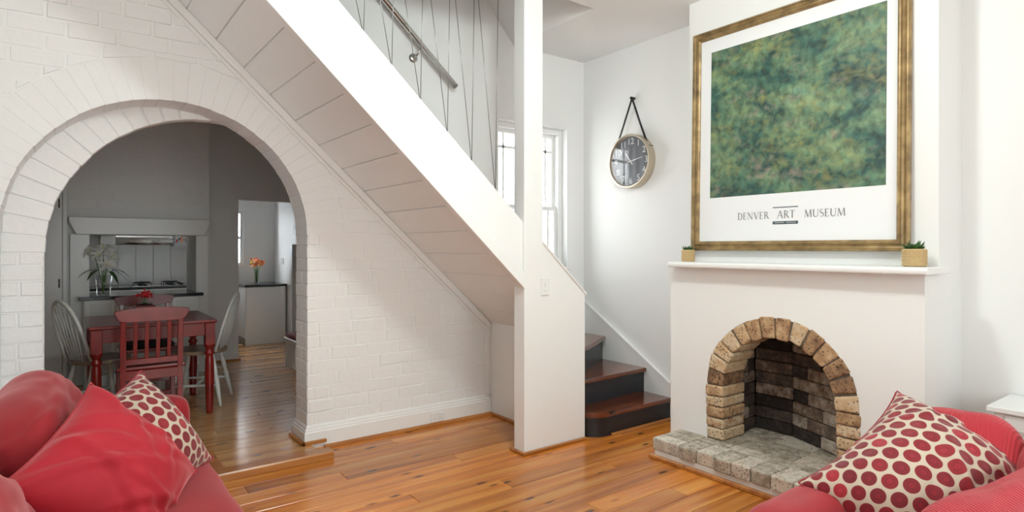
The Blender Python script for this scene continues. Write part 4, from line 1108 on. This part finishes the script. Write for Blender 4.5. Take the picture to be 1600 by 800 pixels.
def plump(name, w_, h_, t_, mat, parent, seed, amp=.012, n=26, e=.42, sagz=.0):
    """soft sofa back cushion: superellipsoid with drape wrinkles (local x width, y height, z thickness)"""
    from mathutils import noise as nz
    bm = bmesh.new(); bmesh.ops.create_cube(bm, size=2); bmesh.ops.subdivide_edges(bm, edges=list(bm.edges), cuts=n, use_grid_fill=True)
    ul = bm.loops.layers.uv.new('UVMap'); org = {}
    for v in bm.verts:
        p = v.co; org[v.index] = (p.x * w_ / 2, p.y * h_ / 2)
        d = p.normalized()
        pw = lambda c, q: math.copysign(abs(c) ** q, c)
        m_ = (abs(d.x) ** (2 / e) + abs(d.y) ** (2 / e)) ** (e / 2)
        r2 = (m_ ** (2 / .75) + abs(d.z) ** (2 / .75)) ** (.75 / 2)
        q = d / r2
        x, y, z = q.x * w_ / 2, q.y * h_ / 2, q.z * t_ / 2
        wr = nz.noise(Vector((x * 4 + seed * 3.1, y * 13 + seed, z * 6))) + .5 * nz.noise(Vector((x * 9 + seed, y * 26, z * 9 + seed)))
        k = 1 + wr * amp * 2 / t_ * .5
        z = z * k; y += wr * amp * .7; x += amp * .6 * nz.noise(Vector((x * 5, y * 5, seed)))
        y -= sagz * (x / (w_ / 2)) ** 2 * max(0, y / (h_ / 2))
        v.co = (x, y, z)
    bm.verts.index_update()
    for f in bm.faces:
        for l in f.loops: l[ul].uv = (l.vert.co.x + .3 * l.vert.co.z + 2, l.vert.co.y + 2)
    o = bmobj(name, bm, mat, parent, True)
    m = o.modifiers.new('sub', 'SUBSURF'); m.levels = 1; m.render_levels = 1
    return o
o = plump('back_cushion', .92, .50, .30, 'sofa_red', sofaL, 1, .034, sagz=.05)
orient(o, Vector((-.04, 2.95, .60)) - sofaL.location, (1, -.05, .45), .03)
o = plump('back_cushion', .92, .50, .30, 'sofa_red', sofaL, 2, .034, sagz=.05)
orient(o, Vector((-.17, 1.93, .53)) - sofaL.location, (1, .05, .45), -.03)
# loose cushions on the left sofa
o, rg = pillow('scatter_cushion', .47, .47, 1.0, 'dotted', 40, 22, 100, creases=8); dotL = o
tag(o, 'red dotted beige cushion tucked behind the crimson velvet cushion', 'cushion'); orient(o, (.20, 2.70, .555), (.50, -.66, .50), .30)
press(o, solids(sofaL)); seam(o, rg, 'dotted', .003)
o, rg = pillow('scatter_cushion', .50, .50, 1.1, 'velvet', 44, 21, 110, creases=16, cdepth=.022)
tag(o, 'plump crimson velvet cushion leaning in front of a dotted cushion', 'cushion'); orient(o, (.115, 2.46, .59), (.55, -.60, .50), .50)
press(o, solids(sofaL) + [dotL]); seam(o, rg, 'velvet', .003)

sofaR = thing('sofa', 'red corduroy sofa beside the brick hearth', 'sofa', (2.15, 0.0, 0))
soft_box('base', 1.70, 2.66, -1.15, 1.10, .08, .30, .03, 'sofa_red', sofaR, 8)
for bx_ in (1.76, 2.6):
    for by_ in (-1.05, 1.02): lathe('foot', [(.02, 0), (.028, .085)], 'black', sofaR, 10, (bx_, by_, 0), True)
soft_box('seat_cushion', 1.70, 2.46, -.03, .91, .29, .45, .05, 'sofa_red', sofaR, 12, .02, .004, 13)
soft_box('seat_cushion', 1.70, 2.46, -.97, -.035, .29, .45, .05, 'sofa_red', sofaR, 12, .02, .004, 14)
soft_box('back_frame', 2.46, 2.68, -1.15, 1.10, .08, .62, .06, 'sofa_red', sofaR, 10, 0, .004, 15)
for (ya, yb) in ((.905, 1.10), (-1.15, -.965)):
    soft_box('arm', 1.69, 2.68, ya, yb, .08, .54, .075, 'sofa_red', sofaR, 12, 0, .003, 16)
o = plump('back_cushion', .40, .46, .24, 'corduroy', sofaR, 7, .02, e=.6)
orient(o, Vector((2.50, .745, .555)) - sofaR.location, (-1, -.1, .55), .06)
o = plump('back_cushion', .44, .46, .24, 'corduroy', sofaR, 8, .02, e=.6)
orient(o, Vector((2.48, .37, .56)) - sofaR.location, (-1, .05, .55), -.08)
o = plump('back_cushion', .48, .46, .24, 'corduroy', sofaR, 9, .02, e=.6)
orient(o, Vector((2.48, -.12, .56)) - sofaR.location, (-1, .05, .55), .05)
o, rg = pillow('scatter_cushion', .60, .50, 1.4, 'dotted', 46, 34, 110, creases=14, cdepth=.022, extra=.02); dotR = o
tag(o, 'beige cushion with crimson dots propped on the corduroy sofa arm', 'cushion'); orient(o, (2.285, .79, .54), (-.45, -.55, .80), .66)
press(o, solids(sofaR)); seam(o, rg, 'dotted', .003)
o = plump('scatter_cushion', .66, .62, .28, 'corduroy', None, 5, .026)
tag(o, 'big ribbed red cushion slumped on the corduroy sofa seat', 'cushion'); orient(o, (2.13, .32, .53), (-.40, -.32, 1.0), .5)
press(o, solids(sofaR) + [dotR])

# ------------------------------------------------------------------ dining furniture
TX0, TX1, TY0, TY1, TZ = .155, .99, 5.20, 6.04, .74
dt = thing('dining_table', 'dark red painted wooden dining table with turned legs', 'table', ((TX0 + TX1) / 2, (TY0 + TY1) / 2, DF))
hw, hd = (TX1 - TX0) / 2, (TY1 - TY0) / 2
box('table_top', -hw, hw, -hd, hd, TZ - .026, TZ, 'red_wood', dt, bev=.008, seg=2)
for s in (-1, 1):
    box('apron', -hw + .07, hw - .07, s * (hd - .05) - .011, s * (hd - .05) + .011, TZ - .125, TZ - .026, 'red_wood', dt, bev=.002)
    box('apron', s * (hw - .05) - .011, s * (hw - .05) + .011, -hd + .07, hd - .07, TZ - .125, TZ - .026, 'red_wood', dt, bev=.002)
legp = [(.024, 0), (.024, .02), (.027, .05), (.034, .30), (.032, .42), (.026, .45), (.026, .455), (.036, .465), (.036, .485), (.024, .495), (.024, .505), (.036, .52), (.040, .54), (.040, .545)]
for sx in (-1, 1):
    for sy in (-1, 1):
        cx_, cy_ = sx * (hw - .048), sy * (hd - .048)
        lg = lathe('leg', legp, 'red_wood', dt, 18, (cx_, cy_, 0))
        box('leg_block', cx_ - .036, cx_ + .036, cy_ - .036, cy_ + .036, .54, TZ - .026, 'red_wood', lg, bev=.004)
def red_chair(name, label, loc, rz):
    """faces +y; back at -y"""
    t = thing(name, label, 'chair', loc, rz)
    for s in (-1, 1):
        prism('back_post', [(-.205, 0), (-.170, 0), (-.165, .43), (-.205, .80), (-.235, .80), (-.203, .43)], 'x', s * .178 - .018, s * .178 + .018, 'red_wood', t, bev=.004)
        prism('leg', [(.165, 0), (.195, 0), (.20, .43), (.16, .43)], 'x', s * .178 - .018, s * .178 + .018, 'red_wood', t, bev=.004)
        box('side_rail', s * .178 - .011, s * .178 + .011, -.17, .17, .375, .43, 'red_wood', t, bev=.002)
    st_ = box('seat', -.215, .215, -.19, .225, .43, .455, 'red_wood', t, bev=.008, seg=2)
    # curved crest rail
    prism('crest_rail', [(-.232, .862), (-.15, .874), (-.05, .880), (.05, .880), (.15, .874), (.232, .862), (.228, .835), (.205, .79), (.15, .782), (-.15, .782), (-.205, .79), (-.228, .835)], 'y', -.246, -.222, 'red_wood', t, bev=.004)
    box('lower_rail', -.165, .165, -.205, -.183, .472, .515, 'red_wood', t, bev=.003)
    box('back_apron', -.165, .165, -.20, -.178, .36, .43, 'red_wood', t, bev=.003)
    for k in range(4):
        x = -.105 + k * .07
        prism('slat', [(-.198, .51), (-.188, .51), (-.228, .78), (-.238, .78)], 'x', x - .013, x + .013, 'red_wood', t, bev=.002)
    box('stretcher', -.165, .165, .172, .19, .16, .19, 'red_wood', t, bev=.003)
    return t
red_chair('dining_chair', 'red slatted wooden chair with its back to the sofa', (.527, 5.215, DF), 0)
red_chair('dining_chair', 'red slatted wooden chair between table and kitchen hatch', (.61, 6.13, DF), PI)
fc = box('seat_pad', .42, .79, 5.93, 6.28, DF + .456, DF + .485, 'cushion_stripe', bev=.01, seg=2); tag(fc, 'dark seat pad on the red chair by the kitchen hatch', 'seat pad')
def windsor(name, label, loc, rz):
    t = thing(name, label, 'chair', loc, rz)
    pts = [(.20 * math.cos(a) * (1.05 if math.sin(a) > 0 else 1), .205 * math.sin(a)) for a in [2 * PI * i / 24 for i in range(24)]]
    prism('seat', [(x * 1.02, y) for x, y in pts], 'z', .425, .455, 'seat_wood', t, bev=.008, seg=2)
    hoop = []
    for i in range(21):
        a = PI * i / 20; x = .185 * math.cos(a) * (1 + .10 * math.sin(a)); hgt = math.sin(a) ** .62
        hoop.append((x, -.155 - .13 * hgt, .45 + .46 * hgt))
    tube('hoop_back', hoop, .014, 'chair_white', t, 8)
    for k in range(6):
        x = -.115 + .046 * k; f = math.sqrt(max(0, 1 - (x * 1.25 / .19) ** 2)) ** .62
        tube('spindle', [(x * .75, -.165, .445), (x * 1.2, -.155 - .13 * f, .45 + .455 * f)], .0065, 'chair_white', t, 6)
    for sx in (-1, 1):
        for sy in (-1, 1):
            tp = Vector((sx * .12, sy * .12, .43)); bt = Vector((sx * .20, sy * .20, 0)); q = [tp.lerp(bt, u) for u in (0, .15, .35, .42, .5, .75, 1)]
            tube('leg', q, [.011, .014, .019, .014, .019, .016, .010], 'chair_white', t, 10)
    for sx in (-1, 1): tube('stretcher', [(sx * .168, -.168, .17), (sx * .168, 0, .17), (sx * .168, .168, .17)], [.008, .013, .008], 'chair_white', t, 8)
    tube('stretcher', [(-.168, 0, .17), (0, 0, .17), (.168, 0, .17)], [.008, .013, .008], 'chair_white', t, 8)
    return t
windsor('windsor_chair', 'white hoop-back spindle chair beside the tall white cupboard', (.25, 5.66, DF), -PI / 2 + .42)
windsor('windsor_chair', 'white hoop-back spindle chair on the kitchen doorway side of the table', (.95, 5.66, DF), PI / 2 - .42)
# pot with red flowers on the table
fp = thing('flower_pot', 'square brown pot of red flowers on the dining table', 'plant', (.56, 5.88, DF + TZ))
prism('pot', [(-.055, 0), (.055, 0), (.07, .085), (-.07, .085)], 'y', -.055, .055, 'red_wood', fp, bev=.005)
box('soil', -.058, .058, -.05, .05, .08, .088, 'soil', fp)
rnd = random.Random(4)
def blossom(parent, c, r_, mat, n=12, name='petal'):
    for i in range(n):
        th = rnd.uniform(0, 2 * PI); ph = math.acos(rnd.uniform(-.3, 1)); d = Vector((math.sin(ph) * math.cos(th), math.sin(ph) * math.sin(th), math.cos(ph)))
        s = d.orthogonal().normalized(); q = d.cross(s); c0 = Vector(c) + d * r_ * .25; L_ = r_ * .8; W_ = r_ * .38
        V = [c0, c0 + d * L_ * .6 + s * W_ + q * W_ * .2, c0 + d * L_ + q * W_ * .1, c0 + d * L_ * .6 - s * W_ + q * W_ * .2, c0 + d * L_ * .5 - q * W_ * .4]
        mesh(name, V, [(0, 1, 2, 3), (0, 4, 1), (1, 4, 2), (2, 4, 3), (3, 4, 0)], mat, parent)
def leafblade(parent, p0, d, ln, wd, mat='leaf', droop=.3):
    d = Vector(d).normalized(); s = d.cross(Vector((0, 0, 1))).normalized(); V = []; Fc = []
    n = 5
    for i in range(n + 1):
        t = i / n; c = Vector(p0) + d * ln * t + Vector((0, 0, -droop * ln * t * t)); w2 = wd * math.sin(PI * (t * .9 + .08))
        V += [c - s * w2, c + Vector((0, 0, -.15 * wd)), c + s * w2]
    for i in range(n): Fc += [(3 * i, 3 * i + 1, 3 * i + 4, 3 * i + 3), (3 * i + 1, 3 * i + 2, 3 * i + 5, 3 * i + 4)]
    mesh('leaf', V, Fc, mat, parent, True)
for c in ((0, 0, .17), (.035, .01, .155), (-.03, .01, .16), (0, -.03, .15), (.01, .02, .19)): 
    tube('stem', [(0, 0, .085), (c[0] * .7, c[1] * .7, c[2] - .01)], .003, 'stem', fp, 5); blossom(fp, c, .036, 'red_petal', 11)
for k in range(9):
    a = 2 * PI * k / 9; leafblade(fp, (0, 0, .09), (math.cos(a), math.sin(a), .5), .07, .018)

# ------------------------------------------------------------------ chimney breast with kitchen hatch
HB = thing('hatch_breast', 'white chimney breast with a kitchen serving hatch and shelf beam', 'hatch', (.65, 7.05, DF))
hx0, hx1 = .048, 1.264; ox0, ox1, oz0, oz1 = .22, 1.13, .885, 1.475
bm = bmesh.new()
bm_box(bm, hx0, ox0, 7.05, 7.48, DF, 2.77); bm_box(bm, ox1, hx1, 7.05, 7.6, DF, 2.77)
bm_box(bm, ox0, ox1, 7.05, 7.48, oz1, 2.77); bm_box(bm, ox0, ox1, 7.05, 7.48, DF, .863)
bmobj('masonry', bm, 'wall', HB, world=True)
rb = random.Random(2)
for rr in range(11):
    x = hx0 + (.12 if rr % 2 else 0); z = 1.72 + rr * CH
    if rr % 2: face_brick([(hx0, z + .003), (hx0 + .117, z + .003), (hx0 + .117, z + CH - .003), (hx0, z + CH - .003)], 7.05, .002, 'brick_paint', HB).location = -HB.location
    while x < hx1 - .02:
        e = min(x + .24, hx1); 
        o = face_brick([(x + .003, z + .003), (e - .003, z + .003), (e - .003, z + CH - .003), (x + .003, z + CH - .003)], 7.05, rb.uniform(.001, .003), 'brick_paint', HB); o.location = -HB.location; x = e
prism('shelf_beam', [(hx0 + .01, 1.64), (hx0 + .01, 1.60), (hx0 + .065, 1.475), (hx1 - .065, 1.475), (hx1 - .01, 1.60), (hx1 - .01, 1.64)], 'y', 6.93, 7.052, 'gloss_white', HB, True, bev=.006)
box('pilaster', hx0 + .02, ox0 - .0, 7.0, 7.052, DF, 1.48, 'gloss_white', HB, world=True, bev=.004); box('pilaster', ox1, hx1 - .02, 7.0, 7.052, DF, 1.48, 'gloss_white', HB, world=True, bev=.004)
ct = prism('counter_slab', [(.131, 6.80), (1.166, 6.80), (1.166, 7.001), (ox1 + .001, 7.001), (ox1 + .001, 7.48), (ox0 - .001, 7.48), (ox0 - .001, 7.001), (.131, 7.001)], 'z', .862, .892, 'granite', bev=.003); tag(ct, 'black granite counter slab running through the kitchen hatch', 'counter')
cbn = thing('base_cabinet', 'white panelled cabinet below the hatch counter', 'cabinet', (.65, 6.92, DF))
box('carcass', .17, 1.13, 6.85, 7.0, DF + .0, .862, 'cabinet_white', cbn, world=True)
for k in range(4):
    xa = .18 + k * .237; frame_rect('panel_frame', xa, xa + .232, .16, .855, 6.835, 6.852, .035, 'gloss_white', cbn)
    box('panel', xa + .03, xa + .20, 6.842, 6.852, .19, .83, 'cabinet_white', cbn, world=True)
box('kick_board', .17, 1.13, 6.84, 6.852, DF, .15, 'dark_steel', cbn, world=True)
# tall cupboard door to the left of the breast
tc_ = thing('tall_cupboard', 'tall white cupboard with hinged door beside the hatch breast', 'cupboard', (-.3, 6.95, DF))
box('carcass', -.78, .046, 6.98, 7.48, DF, 2.76, 'cabinet_white', tc_, world=True)
dd = box('door', -.62, .010, 6.955, 6.98, .10, 2.60, 'gloss_white', tc_, world=True, bev=.003)
box('stile', .016, .046, 6.95, 6.98, DF, 2.70, 'gloss_white', tc_, world=True)
for zz in (1.02, 1.76): 
    h = tube('hinge', [(-.012, 6.95, zz - .04), (-.012, 6.95, zz + .04)], .007, 'dark_steel', tc_, 8, True)

# lily vase on the counter
lv = thing('lily_vase', 'glass vase of white lilies on the hatch counter', 'flowers', (.325, 6.905, .892))
lathe('vase', [(.045, .0), (.055, .01), (.06, .10), (.07, .20), (.067, .20), (.056, .10), (.05, .014), (0, .014)], 'vase_glass', lv, 20)
lathe('water', [(0, .015), (.049, .015), (.055, .10), (.056, .11), (0, .11)], 'vase_glass', lv, 16)
def lily(parent, c, d, r_):
    d = Vector(d).normalized(); s = d.orthogonal().normalized(); q = d.cross(s)
    for k in range(6):
        a = PI / 3 * k; o_ = s * math.cos(a) + q * math.sin(a); t_ = d.cross(o_)
        V = []; Fc = []
        for i, (u, v_, w_) in enumerate(((0, 0, .05), (.35, .55, .22), (.8, .72, .26), (1.2, .55, .12), (1.35, .40, .01))):
            m_ = Vector(c) + o_ * r_ * u + d * r_ * v_; V += [m_ - t_ * r_ * w_, m_ - d * r_ * .05, m_ + t_ * r_ * w_]
        for i in range(4): Fc += [(3 * i, 3 * i + 1, 3 * i + 4, 3 * i + 3), (3 * i + 1, 3 * i + 2, 3 * i + 5, 3 * i + 4)]
        mesh('petal', V, Fc, 'lily', parent, True)
    tube('stamen', [Vector(c), Vector(c) + d * r_ * .9], .003, 'yellow_petal', parent, 5)
for c, d in (((.02, -.03, .29), (.2, -1, .3)), ((-.03, 0, .38), (-.3, -.8, .6)), ((.05, .0, .36), (.6, -.7, .5)), ((.0, .02, .43), (0, -.5, 1)), ((-.08, 0, .42), (-.9, -.4, .5))):
    tube('stem', [(0, 0, .02), (c[0] * .3, c[1] * .3, .18), c], .004, 'stem', lv, 6); lily(lv, c, d, .065)
for d, ln in (((-1, -.3, .3), .16), ((1, -.4, .3), .17), ((.5, -.9, -.1), .17), ((-.6, -.7, .1), .16), ((.9, -.2, .0), .14)): leafblade(lv, (d[0] * .05, d[1] * .05, .25), d, ln, .022, droop=.7)

# ------------------------------------------------------------------ kitchen beyond
ck1 = thing('cooktop_bench', 'white kitchen bench with dark top and cooktop behind the hatch', 'cabinet', (.7, 8.8, DF))
box('carcass', .05, 1.45, 8.51, 9.09, DF, .845, 'cabinet_white', ck1, world=True); box('bench_top', .05, 1.47, 8.49, 9.095, .845, .875, 'granite', ck1, world=True, bev=.003)
tp_ = thing('gas_cooktop', 'black gas cooktop with trivets on the kitchen bench', 'cooktop', (.98, 8.75, .875))
box('hob_plate', -.29, .29, -.22, .22, 0, .008, 'steel', tp_, bev=.003)
for bx_ in (-.17, .14):
    for by_ in (-.1, .1):
        lathe('burner', [(.05, .008), (.05, .018), (.03, .026), (0, .026)], 'black', tp_, 14, (bx_, by_, 0))
        for a in (0, PI / 2): 
            c_, s_ = math.cos(a) * .09, math.sin(a) * .09; tube('trivet', [(bx_ - c_, by_ - s_, .008), (bx_ - c_, by_ - s_, .042), (bx_ + c_, by_ + s_, .042), (bx_ + c_, by_ + s_, .008)], .006, 'black', tp_, 6)
for k in range(4): lathe('knob', [(.018, .008), (.018, .03), (0, .03)], 'black', tp_, 12, (.25, -.15 + k * .1, 0))
sp = thing('splashback', 'pale boarded splashback panel behind the cooktop', 'panel', (.9, 9.08, .875))
xq = .38
while xq < 1.45:
    box('board', xq + .002, xq + .193, 9.082, 9.099, .877, 1.75, 'cabinet_white', sp, world=True, bev=.003); xq += .195
gt = box('grey_tiled_strip', .05, .38, 9.085, 9.099, .877, 1.75, 'grey_tile'); tag(gt, 'grey wall strip behind the lilies in the kitchen', 'panel')
rh = thing('range_hood', 'slim stainless steel range hood seen through the hatch', 'range hood', (.85, 8.9, 1.40))
tube('hood_bar', [(.535, 8.78, 1.43), (1.155, 8.78, 1.43)], .05, 'steel', rh, 18, True); box('hood_body', .535, 1.155, 8.80, 9.08, 1.45, 1.58, 'steel', rh, world=True, bev=.004)
wb = box('upper_cabinet', .38, .53, 8.72, 9.08, 1.385, 1.75, 'cabinet_white', bev=.004); tag(wb, 'white end cabinet next to the range hood', 'cabinet')
pk = thing('pantry_box', 'small colourful printed box on the shelf next to the range hood', 'box', (1.26, 8.8, 1.385))
box('carton', -.085, .085, -.05, .05, 0, .115, 'paper', pk, bev=.002)
pc = ['red_petal', 'black', 'orange_petal', 'print_slate', 'seat_wood', 'red_petal']
for k in range(6): box('print_patch', -.075 + k * .026, -.058 + k * .026, -.0515, -.0495, .03 + .03 * (k % 2), .07 + .02 * (k % 3), pc[k], pk)
shf = box('shelf', 1.16, 1.40, 8.72, 9.09, 1.365, 1.385, 'cabinet_white'); tag(shf, 'short white shelf carrying the printed box', 'shelf')
tube_o = tube('utensil_rail', [(.245, 9.04, 1.42), (.245, 9.04, 1.0)], .012, 'dark_steel', None, 8); tag(tube_o, 'dark metal upright behind the lilies', 'rail')

ck2 = thing('kitchen_cabinet', 'white kitchen cabinet with dark benchtop through the doorway', 'cabinet', (2.2, 8.8, DF))
box('carcass', 1.96, 2.478, 8.50, 9.09, DF, .825, 'cabinet_white', ck2, world=True); box('door', 1.965, 2.475, 8.482, 8.50, DF + .01, .82, 'gloss_white', ck2, world=True, bev=.003)
box('benchtop', 1.945, 2.49, 8.47, 9.1, .825, .855, 'granite', ck2, world=True, bev=.003)
box('kick_board', 1.957, 1.961, 8.51, 9.08, DF, .14, 'dark_steel', ck2, world=True)
ov = thing('orange_flower_vase', 'glass vase of orange flowers on the kitchen benchtop', 'flowers', (2.155, 8.72, .855))
lathe('vase', [(.03, 0), (.034, .01), (.034, .17), (.04, .19), (.037, .19), (.031, .17), (.03, .012), (0, .012)], 'vase_glass', ov, 16)
for k in range(8):
    a = 2 * PI * k / 8; c = (.075 * math.cos(a) * (1 if k % 2 else .45), .06 * math.sin(a), .25 + .03 * (k % 3))
    tube('stem', [(.01 * math.cos(a), .01 * math.sin(a), .015), (.02 * math.cos(a), .02 * math.sin(a), .17), c], .005, 'stem', ov, 5); blossom(ov, c, .055, 'yellow_petal' if k == 4 else 'orange_petal', 10)
w2 = bpy.data.objects.new('window_2', None); C.objects.link(w2); w2.location = (1.76, 9.2, KW[2]); struct(w2)
frame_rect('window_frame', KW[0], KW[1], KW[2], KW[3], 9.12, 9.2, .04, 'gloss_white', w2)
box('glazing_bar', KW[0] + .03, KW[1] - .03, 9.14, 9.18, 1.47, 1.51, 'gloss_white', w2, world=True); box('pane', KW[0] + .03, KW[1] - .03, 9.158, 9.162, KW[2] + .03, KW[3] - .03, 'glass', w2, world=True)
of = box('courtyard_screen', -1.5, 2.4, 11.2, 11.3, 0, 1.45, 'print_slate'); tag(of, 'blue grey courtyard fence outside the kitchen window', 'fence')
of['label'] = 'blue grey fence outside the kitchen window'
pn = box('half_partition', 2.24, 2.5, 7.42, 7.5, DF, 1.39, 'gloss_white', bev=.004); tag(pn, 'white half-height partition beside the bench seat', 'partition')
bs = thing('bench_seat', 'white box bench seat with red patterned cushion behind the arch jamb', 'bench', (2.25, 6.3, DF))
box('body', 2.0, 2.499, 5.7, 6.87, DF, .335, 'gloss_white', bs, world=True, bev=.003); box('lid', 1.985, 2.499, 5.69, 6.885, .335, .355, 'gloss_white', bs, world=True, bev=.003)
soft_box('seat_cushion', 1.99, 2.495, 5.70, 6.87, .355, .41, .02, 'check_cloth', bs, 6, .005, .002)
ot = thing('kitchen_switch', 'white switch plate on the kitchen side wall', 'switch', (2.5, 8.15, 1.62)); box('plate', -.010, 0.001, -.05, .05, -.09, .09, 'outlet', ot, bev=.003); box('rocker', -.016, -.009, -.012, .012, -.03, .03, 'grey_tile', ot, bev=.002)
ot = thing('kitchen_outlet', 'white power outlet above the kitchen benchtop', 'outlet', (2.5, 8.70, 1.16)); box('plate', -.010, 0.001, -.06, .06, -.04, .04, 'outlet', ot, bev=.003); box('switch', -.014, -.009, .02, .04, -.01, .015, 'satin_white', ot, bev=.002)
